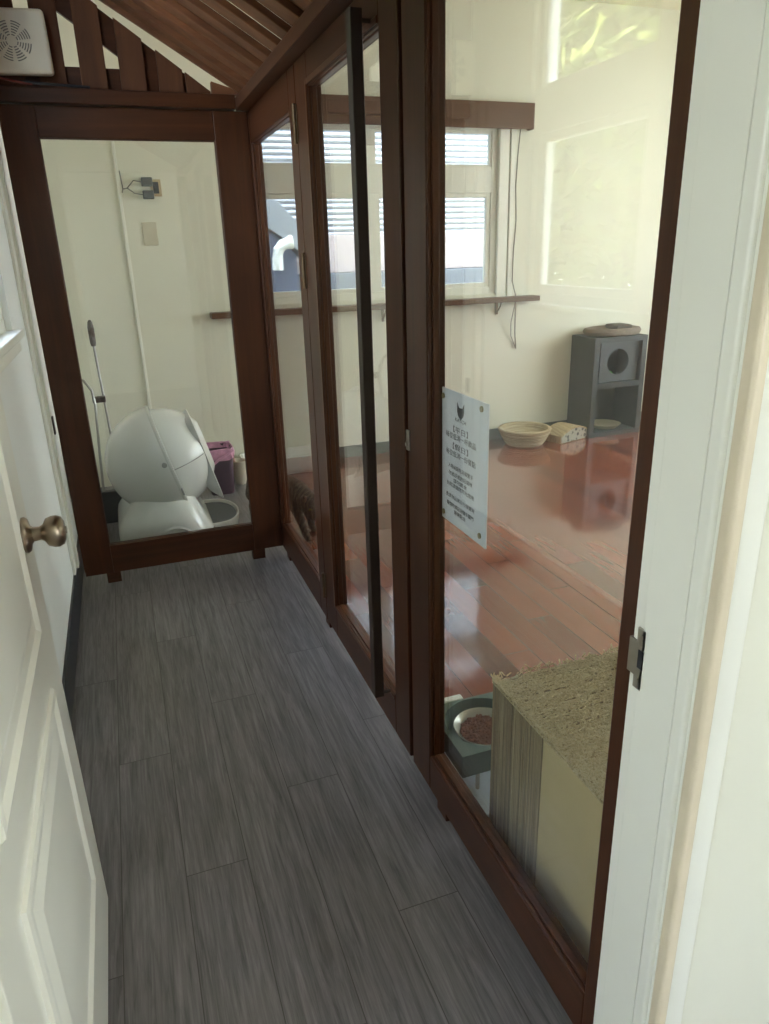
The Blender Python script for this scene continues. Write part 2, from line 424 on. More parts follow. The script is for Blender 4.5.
# inner casing of window 1 and sill of window 2
m = MB()
m.box(W_F[1], W_F[1] + 0.075, YF - 0.014, YF, 1.085, 2.3, 0.003); m.box(W_F[1] + 0.085, W_F[1] + 0.13, YF - 0.02, YF, 1.085, 2.3, 0.004)
m.box(W_F[0] - 0.075, W_F[0], YF - 0.014, YF, 1.085, 2.3, 0.003); m.box(W_F[0], W_F[1], YF - 0.014, YF, 2.24, 2.3, 0.003)
m.build('casing', M_white, w1)
m = MB(); m.box(XL - 0.1, XL + 0.03, -1.34, -0.47, 1.195, 1.222, 0.004)
m.box(XL, XL + 0.014, -1.32, -0.49, 1.15, 1.195, 0.003)
m.build('window_sill', M_white, w2)

# ------------------------------------------------------------------ glazed partitions
# back partition
bp = thing('glazed_partition', (-0.47, 0.02, 0), 'dark wooden glazed panel across the end of the corridor, white litter machine behind its pane', 'glass partition')
MB().box(-0.938, -0.811, 0, 0.045, 0.051, 2.0, 0.003).build('stile', M_woodz, bp)
MB().box(-0.143, 0.0, 0, 0.045, 0.051, 2.0, 0.003).build('stile', M_woodz, bp)
MB().box(-0.811, -0.143, 0.0, 0.045, 0.051, 0.187, 0.003).build('bottom_rail', M_woodx, bp)
MB().box(-0.811, -0.143, 0.0, 0.045, 1.888, 2.0, 0.003).build('top_rail', M_woodx, bp)
MB().frame('y', -0.8115, -0.1425, 0.1865, 1.8885, 0.003, 0.010, 0.026, 0.001).build('glazing_bead', M_woodz, bp)
MB().box(-0.812, -0.142, 0.028, 0.033, 0.186, 1.889).build('pane', M_glass, bp)
for x in (-0.845, -0.155): MB().box(x, x + 0.062, 0.002, 0.043, 0.0, 0.051, 0.002).build('foot', M_woodx, bp)

def panel_x(root, y0, y1, z0, z1, o0, o1, oz0, oz1, feet=(), thick=0.045, x0=0.0):
    """framed pane in the plane x = const; y0 > y1 is the far edge"""
    MB().box(x0, x0 + thick, o0, y0, z0, z1, 0.003).build('stile', M_woodz, root)
    MB().box(x0, x0 + thick, y1, o1, z0, z1, 0.003).build('stile', M_woodz, root)
    MB().box(x0, x0 + thick, o1, o0, z0, oz0, 0.003).build('bottom_rail', M_woody, root)
    MB().box(x0, x0 + thick, o1, o0, oz1, z1, 0.003).build('top_rail', M_woody, root)
    m = MB()
    m.frame('x', o1 - 0.001, o0 + 0.001, oz0 - 0.001, oz1 + 0.001, 0.004, x0 + 0.003, x0 + 0.010, 0.0015)
    m.frame('x', o1 - 0.001, o0 + 0.001, oz0 - 0.001, oz1 + 0.001, 0.007, x0 + 0.012, x0 + 0.029, 0.0025)
    m.build('moulding', M_bead, root)
    MB().box(x0 + 0.029, x0 + 0.034, o1 - 0.003, o0 + 0.003, oz0 - 0.003, oz1 + 0.003).build('pane', M_glass, root)
    for yf in feet: MB().box(x0 + 0.010, x0 + 0.042, yf - 0.03, yf + 0.03, 0.0, z0, 0.003).build('foot', M_woody, root)

sl = thing('glazed_sidelight', (0.02, -0.41, 0), 'narrow dark wooden glazed side panel in the corner left of the glass door', 'glass partition')
panel_x(sl, 0.045, -0.828, 0.046, 2.0, -0.028, -0.735, 0.176, 1.882, feet=(-0.06, -0.79))
gd = thing('glass_door', (0.02, -1.285, 0), 'tall dark wooden glass door with a long black bar handle', 'door')
panel_x(gd, -0.832, -1.728, 0.046, 2.0, -0.978, -1.612, 0.180, 1.914)
m = MB()
m.box(-0.004, 0.0005, -0.978, -0.962, 0.168, 1.930, 0.002); m.box(-0.004, 0.0005, -1.612, -0.978, 0.168, 0.180, 0.002); m.box(-0.004, 0.0005, -1.612, -0.978, 1.914, 1.930, 0.002)
m.build('raised_moulding', M_bead, gd)
# bar handle with its two standoffs
hb = MB().box(-0.056, -0.027, -1.589, -1.553, 0.172, 1.948, 0.003).build('bar_handle', M_bar, gd)
m = MB()
for z in (0.176, 1.928): m.cyl((-0.03, -1.571, z), (0.0005, -1.571, z), 0.005, n=12)
m.build('standoff', M_bar, hb)
for z0_, z1_ in ((1.775, 1.89), (1.33, 1.445), (0.15, 0.255)):
    h = MB().cyl((-0.007, -0.830, z0_), (-0.007, -0.830, z1_), 0.0065, n=14)
    h.box(-0.003, -0.0002, -0.845, -0.8302, z0_ + .004, z1_ - .004, 0.001); h.box(-0.003, -0.0002, -0.8298, -0.815, z0_ + .004, z1_ - .004, 0.001)
    h.build('hinge', M_brass, gd)
fp = thing('glazed_partition', (0.02, -2.21, 0), 'large dark wooden glazed panel between the glass door and the white door frame, notice on its pane', 'glass partition')
panel_x(fp, -1.750, -2.675, 0.046, 2.0, -1.872, -2.583, 0.155, 1.9, feet=(-1.927, -2.62))
MB().box(0.046, 0.066, -1.80, -1.70, 0.05, 2.0, 0.002).build('door_stop', M_woodz, fp)
m = MB(); m.box(-0.004, 0.0005, -1.765, -1.747, 0.985, 1.035, 0.001); m.cyl((-0.0045, -1.756, 1.0), (-0.008, -1.756, 1.0), 0.005, n=12)
tag(m.build('latch_plate', M_steel, fp), 'small bright metal latch plate')

# beams over the partitions
bm1 = thing('beam', (-0.02, -1.34, 2.0), 'long brown wooden beam along the top of the right glass panels', 'beam')
MB().box(-0.045, 0.045, -2.675, 0.02, 2.002, 2.05, 0.003).build('beam_core', M_woody, bm1)
MB().box(-0.052, -0.045, -2.675, -0.03, 2.0, 2.04, 0.002).build('face_board', M_woody, bm1)
bm2 = thing('beam', (-0.48, -0.01, 2.002), 'dark wooden batten along the top of the back glazed panel', 'beam')
MB().box(-0.965, -0.05, -0.028, 0.045, 2.003, 2.055, 0.003).build('beam_core', M_woodx, bm2)

# ------------------------------------------------------------------ gable screen and slatted roof
gs = thing('gable_screen', (-0.47, 0.02, 2.056), 'triangular screen of dark upright boards above the back glazed panel', 'screen')
def top(x): return 2.094 + 0.69 * (-0.18 - x)
for x0 in (-0.917, -0.772, -0.626, -0.482, -0.340, -0.236):
    x1 = x0 + 0.094
    if x0 < -0.90: x0 = -0.965
    x1 = min(x1, -0.14)
    MB().prism([(x0, 0.0, 2.056), (x1, 0.0, 2.056), (x1, 0.0, max(2.06, top(x1))), (x0, 0.0, top(x0))], (0, 0.018, 0), 0.0015).build('board', M_gable, gs)
MB().box(-0.965, -0.305, 0.0185, 0.0395, 2.056, 2.135, 0.001).build('lower_batten', M_woodx, gs)
MB().prism([(-0.965, 0.018, top(-0.965) - 0.003), (-0.15, 0.018, top(-0.15) - 0.003), (-0.15, 0.018, 2.057), (-0.305, 0.018, 2.057), (-0.965, 0.018, top(-0.965) - 0.122)], (0, 0.022, 0), 0.001).build('sloping_batten', M_woodx, gs)
MB().prism([(-0.14, -0.02, 2.056), (-0.02, -0.02, 2.056), (-0.06, -0.02, 2.078), (-0.14, -0.02, 2.100)], (0, 0.03, 0), 0.001).build('end_block', M_slat, gs)

sr = thing('slatted_roof', (-0.47, -1.3, 2.05), 'sloping slatted roof of brown boards over the corridor', 'roof')
SLO = math.atan(0.585)
def slat(y0, y1, lo, th, nme):
    # along the slope from x=0 up to the left wall; lo = height above the underside
    x0, x1 = 0.03, XL + 0.005
    def z(x): return 2.062 + 0.585 * (-0.05 - x)
    nz = Vector((math.sin(SLO), 0, math.cos(SLO)))
    b = lo * nz
    MB().prism([(x0 + b.x, y0, z(x0) + b.z), (x1 + b.x, y0, z(x1) + b.z), (x1 + b.x, y1, z(x1) + b.z), (x0 + b.x, y1, z(x0) + b.z)], nz * th, 0.003).build(nme, M_slat, sr)
y0 = 0.01
while y0 > -2.66:
    slat(min(y0, -0.045), max(y0 - 0.075 - 0.004 * random.random(), -2.675), 0.0, 0.022, 'slat')
    y0 -= 0.145
cuts = [(-0.035, -0.18), (-0.181, -0.33), (-0.331, -0.48), (-0.481, -0.622), (-0.642, -0.768), (-0.790, -0.912), (-0.930, -1.07)]
while cuts[-1][1] > -2.6: cuts.append((cuts[-1][1] - 0.001, max(cuts[-1][1] - 0.15, -2.675)))
for c0, c1 in cuts: slat(c0, c1, 0.0225, 0.006, 'upper_board')

# ------------------------------------------------------------------ ventilation fan
vf = thing('ventilation_fan', (-0.82, -0.05, 2.18), 'square white plastic ventilation fan with round slotted grille', 'fan')
fc = Vector((-0.842, -0.06, 2.192))
def rot_fan(mb):
    M = Matrix.Translation(fc) @ Matrix.Rotation(math.radians(-1.5), 4, 'Y') @ Matrix.Translation(-fc)
    bmesh.ops.transform(mb.bm, matrix=M, verts=mb.bm.verts); return mb
rot_fan(MB().box(-0.962, -0.720, -0.058, -0.002, 2.090, 2.297, 0.014, 4)).build('housing', M_plasticm, vf, True)
m = MB()
for k in range(8):           # eight sectors of curved slots
    a0 = k * PI / 4 + 0.13; a1 = (k + 1) * PI / 4 - 0.13
    for j in range(6):
        r = 0.020 + j * 0.0085
        pts = [(fc.x + r * math.cos(a0 + (a1 - a0) * i / 6), -0.0581, fc.z + r * math.sin(a0 + (a1 - a0) * i / 6)) for i in range(7)]
        m.tube(pts, 0.0018, 6)
rot_fan(m).build('grille', plain('grille_grey', srgb(138, 138, 130), 0.6), vf)
m = MB(); m.tube([(-0.95, -0.03, 2.089), (-0.90, -0.045, 2.075), (-0.86, -0.04, 2.068), (-0.80, -0.03, 2.062)], 0.004)
tag(m.build('cable', plain('red_cable', srgb(120, 40, 36), 0.5), vf), 'red cable')
m = MB(); m.tube([(-0.93, -0.02, 2.089), (-0.87, -0.035, 2.07), (-0.76, -0.03, 2.065), (-0.60, -0.02, 2.061)], 0.005)
m.build('cable', M_black, vf)

# ------------------------------------------------------------------ white panel door, open against the left wall
d1 = bpy.data.objects.new('door_1', None); COL.objects.link(d1); d1.location = (-0.865, -2.3, 0)
struct(d1, 'white panelled door standing open at the left edge of the view', 'door')
XD = -0.845
m = MB(); m.box(XD - 0.038, XD, -2.682, -1.886, 0.008, 2.03, 0.003); m.build('door_leaf', M_doorw, d1)
def door_panel(y0, y1, z0, z1):
    def ring(i, x): return [(x, y0 + i, z0 + i), (x, y1 - i, z0 + i), (x, y1 - i, z1 - i), (x, y0 + i, z1 - i)]
    m = MB(); m.loft([ring(0, XD - 0.001), ring(0.004, XD + 0.006), ring(0.014, XD + 0.008), ring(0.026, XD + 0.001), ring(0.052, XD + 0.001), ring(0.078, XD + 0.007)], False)
    q = ring(0.078, XD + 0.007)
    m.bm.faces.new([m.bm.verts.new(p) for p in q])
    bmesh.ops.remove_doubles(m.bm, verts=m.bm.verts, dist=1e-5); bmesh.ops.recalc_face_normals(m.bm, faces=m.bm.faces)
    m.build('door_panel', M_doorw, d1)
door_panel(-2.56, -2.03, 0.21, 0.69); door_panel(-2.56, -2.03, 0.80, 1.88)
KY, KZ = -1.965, 0.975
RX = Matrix.Rotation(PI / 2, 4, 'Y')
m = MB()
m.lathe([(0, 0), (0.033, 0), (0.034, 0.004), (0.030, 0.009), (0.018, 0.012), (0.0135, 0.016), (0.0125, 0.028), (0.016, 0.034), (0.026, 0.040), (0.0295, 0.050), (0.0295, 0.058), (0.026, 0.066), (0.018, 0.070), (0.0, 0.071)], (XD, KY, KZ), 36, RX)
kn = m.build('door_knob', M_nickel, d1, True); tag(kn, 'round antique nickel knob')
m = MB(); m.cyl((XD + 0.070, KY, KZ), (XD + 0.0735, KY, KZ), 0.007, n=16); m.build('knob_button', M_steel, kn)
MB().box(XD - 0.025, XD - 0.008, -1.8865, -1.8845, KZ - 0.03, KZ + 0.03, 0.0005).build('latch_plate', M_steel, d1)
m = MB()
for z in (0.25, 1.02, 1.8): m.cyl((XD + 0.003, -2.676, z), (XD + 0.003, -2.676, z + 0.09), 0.006, n=12)
m.build('hinge', M_steel, d1)

# ------------------------------------------------------------------ shelf board, valance, hook, cord on the far wall
ws = thing('wall_shelf', (1.2, 1.55, 1.08), 'long brown wooden shelf board below the far window', 'shelf')
MB().box(-0.055, 2.364, 1.505, 1.62, 1.056, 1.092, 0.003).build('board', M_shelf, ws)
for x in (0.25, 1.15, 2.06):
    m = MB(); m.box(x - 0.008, x + 0.008, 1.607, 1.619, 0.965, 1.058, 0.001); m.box(x - 0.008, x + 0.008, 1.54, 1.619, 1.052, 1.058, 0.001)
    m.tube([(x, 1.612, 0.985), (x, 1.585, 1.0), (x, 1.558, 1.03), (x, 1.548, 1.055)], 0.005)
    m.build('bracket', M_brass, ws)
va = thing('window_valance', (1.3, 1.58, 2.21), 'brown wooden valance board above the far window', 'valance')
MB().box(0.28, 2.282, 1.548, 1.566, 2.203, 2.364, 0.002).build('front_board', M_shelf, va)
MB().box(2.264, 2.282, 1.566, 1.619, 2.203, 2.364, 0.001).build('end_board', M_shelf, va)
MB().box(0.28, 0.298, 1.566, 1.619, 2.203, 2.364, 0.001).build('end_board', M_shelf, va)
MB().box(0.298, 2.264, 1.566, 1.619, 2.348, 2.364, 0.001).build('top_board', M_shelf, va)
m = MB()
m.tube([(2.19, 1.575, 2.21), (2.188, 1.597, 2.05), (2.18, 1.598, 1.85), (2.19, 1.596, 1.62), (2.178, 1.597, 1.42), (2.17, 1.59, 1.2), (2.15, 1.50, 1.11), (2.15, 1.498, 1.05), (2.20, 1.58, 0.93), (2.215, 1.6, 0.8), (2.23, 1.606, 0.70)], 0.004)
m.tube([(2.15, 1.50, 1.05), (2.165, 1.58, 0.9), (2.18, 1.6, 0.80), (2.226, 1.604, 0.705)], 0.003)
tag(m.build('cord', plain('grey_cord', srgb(104, 98, 84), 0.6)), 'thin grey cord hanging beside the far window past the shelf end', 'cord')

# raceway, outlet with two adapters, blank plate
tag(MB().box(-0.515, -0.497, 1.606, 1.62, 0.0, 2.9, 0.003).build('cable_raceway', M_white), 'narrow white cable channel running up the far wall', 'cable channel')
ou = thing('wall_outlet', (-0.285, 1.615, 1.84), 'beige wall socket high on the far wall between two grey adapters', 'socket')
MB().box(-0.325, -0.262, 1.611, 1.62, 1.79, 1.885, 0.002).build('face_plate', plain('beige_plastic', srgb(190, 172, 138), 0.5), ou)
MB().box(-0.31, -0.277, 1.607, 1.612, 1.805, 1.87, 0.001).build('socket_insert', M_black, ou)
M_adp = plain('dark_grey_adapter', srgb(78, 86, 90), 0.5)
for z, lab, dz in ((1.868, 'dark grey power adapter plugged in above the other at the socket', 0.07), (1.797, 'dark grey power adapter plugged in below the other at the socket', -0.05)):
    a = thing('power_adapter', (-0.33, 1.60, z), lab, 'adapter', 'power adapters')
    MB().box(-0.376, -0.312, 1.560, 1.607, z - 0.024, z + 0.024, 0.005).build('adapter_body', M_adp, a)
    m = MB(); m.tube([(-0.376, 1.585, z), (-0.42, 1.59, z + 0.008), (-0.46, 1.6, 1.835), (-0.485, 1.6, 1.83), (-0.492, 1.6, 1.86 + dz)], 0.0035); m.build('cord', plain('grey_cable', srgb(110, 112, 104), 0.6), a)
tag(MB().box(-0.405, -0.318, 1.613, 1.6203, 1.51, 1.645, 0.003).build('blank_plate', plain('grey_beige_plastic', srgb(206, 200, 178), 0.5)), 'plain pale rectangular cover plate on the far wall below the socket', 'cover plate')

# ------------------------------------------------------------------ automatic litter box
lr = thing('automatic_litter_box', (-0.5, 0.52, 0), 'big white globe shaped automatic litter box behind the back pane', 'litter box')
GC = Vector((-0.505, 0.52, 0.432))
def rrect(cx, cy, hx, hy, r, z, n=8):
    pts = []
    for (sx, sy, a0) in ((1, 1, 0), (-1, 1, PI / 2), (-1, -1, PI), (1, -1, 3 * PI / 2)):
        for i in range(n + 1):
            a = a0 + PI / 2 * i / n
            pts.append((cx + sx * (hx - r) + r * math.cos(a), cy + sy * (hy - r) + r * math.sin(a), z))
    return pts
m = MB()
def bring(x0, x1, hy, r, z): return rrect((x0 + x1) / 2, 0.52, (x1 - x0) / 2, hy, r, z)
m.loft([bring(-0.755, -0.29, 0.27, 0.10, 0.0), bring(-0.772, -0.28, 0.288, 0.115, 0.015), bring(-0.776, -0.29, 0.294, 0.12, 0.07), bring(-0.776, -0.315, 0.296, 0.12, 0.125), bring(-0.768, -0.335, 0.294, 0.12, 0.16),
        bring(-0.74, -0.352, 0.285, 0.12, 0.20), bring(-0.70, -0.375, 0.262, 0.12, 0.25), bring(-0.67, -0.395, 0.225, 0.11, 0.29), bring(-0.66, -0.40, 0.19, 0.09, 0.30)])
base = m.build('base', M_plastic, lr, True)
RYm = Matrix.Rotation(PI / 2, 4, 'X')
m = MB(); m.lathe([(0.0, 0.0), (0.085, 0.0), (0.095, 0.007), (0.105, 0.0)], (-0.50, 0.225, 0.05), 40, RYm)
m.build('foot_disc', M_plastic, base, True)
# globe, bonnet, flange: axis tilts forward
ax = Vector((0.964, 0, 0.266)).normalized()
Mt = Matrix.Translation(GC) @ ax.to_track_quat('Z', 'Y').to_matrix().to_4x4()
Rg = 0.270
prof = []
for i in range(25):
    a = -PI / 2 + (PI / 2 + 1.08) * i / 24
    prof.append((Rg * math.cos(a), Rg * math.sin(a)))
prof += [(Rg * math.cos(1.08) - 0.012, Rg * math.sin(1.08) - 0.004), (0.13, 0.10), (0.0, 0.0)]
m = MB(); m.lathe(prof, GC * 0, 48, Mt); gl = m.build('globe', M_plastic, lr, True)
seam = []
for i in range(41):
    t = -PI / 2 + (PI / 2 + 0.85) * i / 40
    seam.append(GC + (Vector((0, -1, 0)) * math.cos(t) + ax * math.sin(t)) * (Rg + 0.0004))
m = MB(); m.tube(seam, 0.0016, 6); m.build('seam', M_darkseam, gl)
Rb = 0.290; DP = 0.032
prof = []
a1 = math.asin(DP / Rb)
for i in range(29):
    a = -PI / 2 + (PI / 2 + a1) * i / 28
    prof.append((Rb * math.cos(a), Rb * math.sin(a)))
prof += [(Rb * math.cos(a1) - 0.006, DP + 0.003), (Rg * math.cos(a1) + 0.002, DP), (Rg + 0.002, -0.05)]
m = MB(); m.lathe(prof, (0, 0, 0), 64, Mt); bn = m.build('bonnet', M_plastic, lr, True)
rb1 = Rb * math.cos(a1)
m = MB(); m.lathe([(rb1 + 0.0005, DP - 0.012), (rb1 + 0.004, DP - 0.004), (rb1 + 0.003, DP + 0.006), (rb1 - 0.008, DP + 0.008)], (0, 0, 0), 64, Mt); m.build('bonnet_rim', M_plastic, bn, True)
m = MB(); m.cyl((-0.512, 0.228, 0.478), (-0.512, 0.246, 0.478), 0.013, n=20); m.build('button', M_greyplastic, bn)
tc_ = Vector((-0.445, 0.262, 0.345))
m = MB(); m.box(-0.450, -0.440, 0.246, 0.268, 0.305, 0.385, 0.003, M=Matrix.Translation(tc_) @ Matrix.Rotation(math.radians(-15), 4, 'Y') @ Matrix.Translation(-tc_)); m.build('release_tab', M_greyplastic, bn)
# entry flange: flared rounded hood around the opening
def ringrr(h, hw, r, z, off=0.05):
    return [tuple(Mt @ Vector((p[0], p[1], z))) for p in [(q[0] * OX[0] + q[1] * OY[0], q[0] * OX[1] + q[1] * OY[1]) for q in rrect(-off, 0.0, h, hw, r, 0)]]
inv = Mt.to_3x3().inverted()
up_ = inv @ Vector((-ax.z, 0, ax.x)); side_ = inv @ Vector((0, 1, 0))
OX, OY = (up_.x, up_.y), (side_.x, side_.y)
m = MB(); m.loft([ringrr(0.17, 0.14, 0.08, 0.150, 0.02), ringrr(0.200, 0.150, 0.09, 0.160, 0.03), ringrr(0.238, 0.168, 0.09, 0.205), ringrr(0.241, 0.171, 0.09, 0.212), ringrr(0.232, 0.163, 0.085, 0.216), ringrr(0.15, 0.13, 0.07, 0.185, 0.02)], False)
m.build('entry_flange', plain('pale_grey_plastic', srgb(196, 197, 192), 0.4), lr)
# front tray with rubber mat
def tray(z, k, dz=0):
    pts = []
    for i in range(33):
        a = -PI / 2 + PI * i / 32
        pts.append((-0.30 + 0.165 * k * max(0, math.cos(a)) ** 0.7, 0.54 + 0.215 * k * math.sin(a), z))
    pts.append((-0.34, 0.54 + 0.215 * k, z)); pts.append((-0.34, 0.54 - 0.215 * k, z))
    return pts
m = MB(); m.loft([tray(0.0, 0.86), tray(0.012, 0.93), tray(0.085, 1.0), tray(0.102, 0.99), tray(0.102, 0.94), tray(0.082, 0.91)])
tr = m.build('step', M_plastic, lr, True)
m = MB(); m.loft([tray(0.081, 0.905), tray(0.088, 0.90)]); m.build('mat', M_darkmat, tr)
m = MB(); m.box(-0.302, -0.296, 0.316, 0.322, 0.045, 0.088); m.build('catch', M_darkseam, tr)

# ------------------------------------------------------------------ broom and dustpan, bin, brush holder, tray
br = thing('broom', (-0.82, 1.05, 0), 'long handled broom with a brown grip leaning by the far left corner', 'broom')
gA, gB = Vector((-0.768, 1.01, 1.13)), Vector((-0.772, 1.01, 1.0)); gC = Vector((-0.745, 0.93, 0.16))
MB().lathe([(0, 0), (0.012, 0.0), (0.016, 0.02), (0.017, 0.1), (0.012, 0.13), (0.006, 0.14), (0, 0.141)], (gB.x, gB.y, gB.z - 0.01), 16).build('grip', plain('brown_plastic', srgb(72, 56, 46), 0.5), br, True)
m = MB(); m.cyl(gC, gB + Vector((0, 0, 0.02)), 0.0065, n=12); m.build('handle', plain('grey_metal_tube', srgb(150, 150, 146), 0.35, 0.6), br)
m = MB(); m.box(-0.79, -0.70, 0.915, 0.945, 0.11, 0.17, 0.006); m.build('brush_head', M_black, br)
m = MB(); m.box(-0.795, -0.695, 0.912, 0.948, 0.0, 0.11, 0.003); m.build('bristles', plain('black_bristles', srgb(34, 34, 36), 0.9, 0, 0.5, 300, 0, 0.6, 400), br)
dp = thing('dustpan', (-0.83, 0.85, 0), 'black long handled dustpan standing behind the white litter machine', 'dustpan')
m = MB(); m.tube([(-0.843, 0.88, 0.16), (-0.828, 0.89, 0.42), (-0.810, 0.93, 0.68), (-0.818, 0.94, 0.76), (-0.850, 0.945, 0.815), (-0.90, 0.95, 0.84)], 0.0075); m.build('handle', plain('steel_rod', srgb(160, 160, 154), 0.3, 0.7), dp)
m = MB(); m.box(-0.822, -0.752, 0.936, 0.962, 0.688, 0.722, 0.004); m.build('broom_clip', plain('brown_clip', srgb(70, 52, 42), 0.5), dp)
m = MB(); m.prism([(-0.935, 0.86, 0.0), (-0.71, 0.86, 0.0), (-0.71, 0.86, 0.04), (-0.75, 0.86, 0.19), (-0.91, 0.86, 0.19), (-0.935, 0.86, 0.04)], (0, 0.045, 0), 0.004); m.build('pan', M_black, dp)

bn_ = thing('waste_bin', (-0.145, 1.2, 0), 'small purple waste bin with a pink bag liner by the far wall', 'bin')
M_bin = plain('purple_plastic', srgb(82, 64, 78), 0.45)
m = MB(); m.loft([rrect(-0.145, 1.2, 0.070, 0.085, 0.03, 0.0), rrect(-0.145, 1.2, 0.073, 0.088, 0.03, 0.01), rrect(-0.145, 1.2, 0.088, 0.105, 0.035, 0.29), rrect(-0.145, 1.2, 0.082, 0.099, 0.032, 0.29), rrect(-0.145, 1.2, 0.068, 0.083, 0.03, 0.02)])
m.build('bin_body', M_bin, bn_, True)
M_bag = plain('pink_bag_plastic', srgb(214, 160, 190), 0.3, 0, 0.2, 25)
m = MB(); rings = []
for j, (s_, z) in enumerate(((0.97, 0.23), (1.05, 0.245), (1.07, 0.285), (1.03, 0.305), (0.95, 0.30), (0.9, 0.26))):
    r = rrect(-0.145, 1.2, 0.088 * s_, 0.105 * s_, 0.035, z)
    rings.append([(p[0] + random.uniform(-.004, .004), p[1] + random.uniform(-.004, .004), p[2] + random.uniform(-.008, .008)) for p in r])
m.loft(rings, False); m.build('bag_liner', M_bag, bn_, True)
m = MB(); m.tube([(-0.21, 1.09, 0.2), (-0.16, 1.085, 0.235), (-0.10, 1.085, 0.265), (-0.06, 1.1, 0.29)], 0.008); m.build('bag_tie', M_bag, bn_, True)

bh = thing('brush_holder', (0.0, 1.37, 0), 'small cream cup shaped holder standing beside the purple bin', 'holder')
m = MB(); m.lathe([(0, 0.002), (0.036, 0.0), (0.038, 0.004), (0.052, 0.158), (0.049, 0.160), (0.046, 0.155), (0.034, 0.01), (0, 0.008)], (0.000, 1.315, 0), 28)
m.build('cup', plain('cream_plastic', srgb(204, 198, 180), 0.45), bh, True)
sc_ = thing('scoop', (0.0, 1.345, 0.02), 'pink handled scoop standing in the cream holder', 'scoop')
m = MB(); m.cyl((-0.004, 1.315, 0.03), (-0.05, 1.30, 0.235), 0.007, n=12); m.build('handle', plain('pale_pink_plastic', srgb(206, 160, 150), 0.45), sc_)
m = MB(); m.box(-0.018, 0.018, 1.305, 1.325, 0.012, 0.06, 0.004); m.build('scoop_head', plain('pale_plastic', srgb(200, 190, 180), 0.5), sc_)

tb = thing('litter_tray', (0.34, 1.44, 0), 'low white litter tray on the red floor against the far wall', 'tray')
def rr2(h, z, k=1.0): return rrect(0.36, 1.465, 0.31 * k + h, 0.125 * k + h, 0.05, z)
m = MB(); m.loft([rr2(-0.03, 0.0), rr2(-0.024, 0.006), rr2(0.0, 0.115), rr2(0.012, 0.118), rr2(0.013, 0.128), rr2(-0.002, 0.130), rr2(-0.02, 0.06), rr2(-0.03, 0.02)])
m.build('tray_body', M_plastic, tb, True)
tag(MB().loft([rr2(-0.026, 0.021), rr2(-0.021, 0.055)]).build('cat_litter', plain('sandy_litter', srgb(178, 164, 128), 0.95, 0, 0.3, 220, 0, 0.8, 260), tb), kind='stuff')

# ------------------------------------------------------------------ cat
def skin_obj(name, nodes, edges_, mat_, parent=None, sub=2, root=0):
    off = world_loc(parent) if parent is not None else Vector((0, 0, 0))
    me = bpy.data.meshes.new(name)
    me.from_pydata([tuple(Vector(n[0]) - off) for n in nodes], edges_, [])
    o = bpy.data.objects.new(name, me); COL.objects.link(o)
    if parent is not None: o.parent = parent
    sk = o.modifiers.new('skin', 'SKIN'); sk.use_smooth_shade = True; sk.branch_smoothing = 0.4
    if not me.skin_vertices: me.attributes.new('skin', 'FLOAT', 'POINT')
    lay = me.skin_vertices[0].data
    for i, n in enumerate(nodes):
        r = n[1]; lay[i].radius = r if isinstance(r, tuple) else (r, r)
    lay[root].use_root = True
    ss = o.modifiers.new('sub', 'SUBSURF'); ss.levels = sub; ss.render_levels = sub
    me.materials.append(mat_)
    return o
def tabby():
    m, nt, bs = mat('brown_tabby_fur')
    v = coords(nt, (1, 1, 1), (0, 0, 0.9))
    w = N(nt, 'ShaderNodeTexWave', wave_type='BANDS', bands_direction='X'); w.inputs['Scale'].default_value = 13
    w.inputs['Distortion'].default_value = 5; w.inputs['Detail'].default_value = 3; w.inputs['Detail Scale'].default_value = 2
    L(nt, v, w.inputs['Vector'])
    f = noise(nt, coords(nt, (1, 1, 0.4)), 150, 4)
    c = ramp(nt, w.outputs['Fac'], [(0.25, srgb(32, 25, 20)), (0.6, srgb(66, 53, 40)), (0.95, srgb(104, 88, 66))])
    c = mixc(nt, 0.35, c, ramp(nt, f, [(0.35, srgb(36, 28, 24)), (0.7, srgb(136, 116, 92))]))
    L(nt, c, bs.inputs['Base Color']); bs.inputs['Roughness'].default_value = 0.85
    bump(nt, f, bs, 0.6, 0.004)
    return m
M_fur = tabby()
cat = thing('cat', (0.08, 0.33, 0), 'brown tabby cat walking head down on the floor behind the corner of the partition', 'cat')
V = lambda *a: Vector(a)
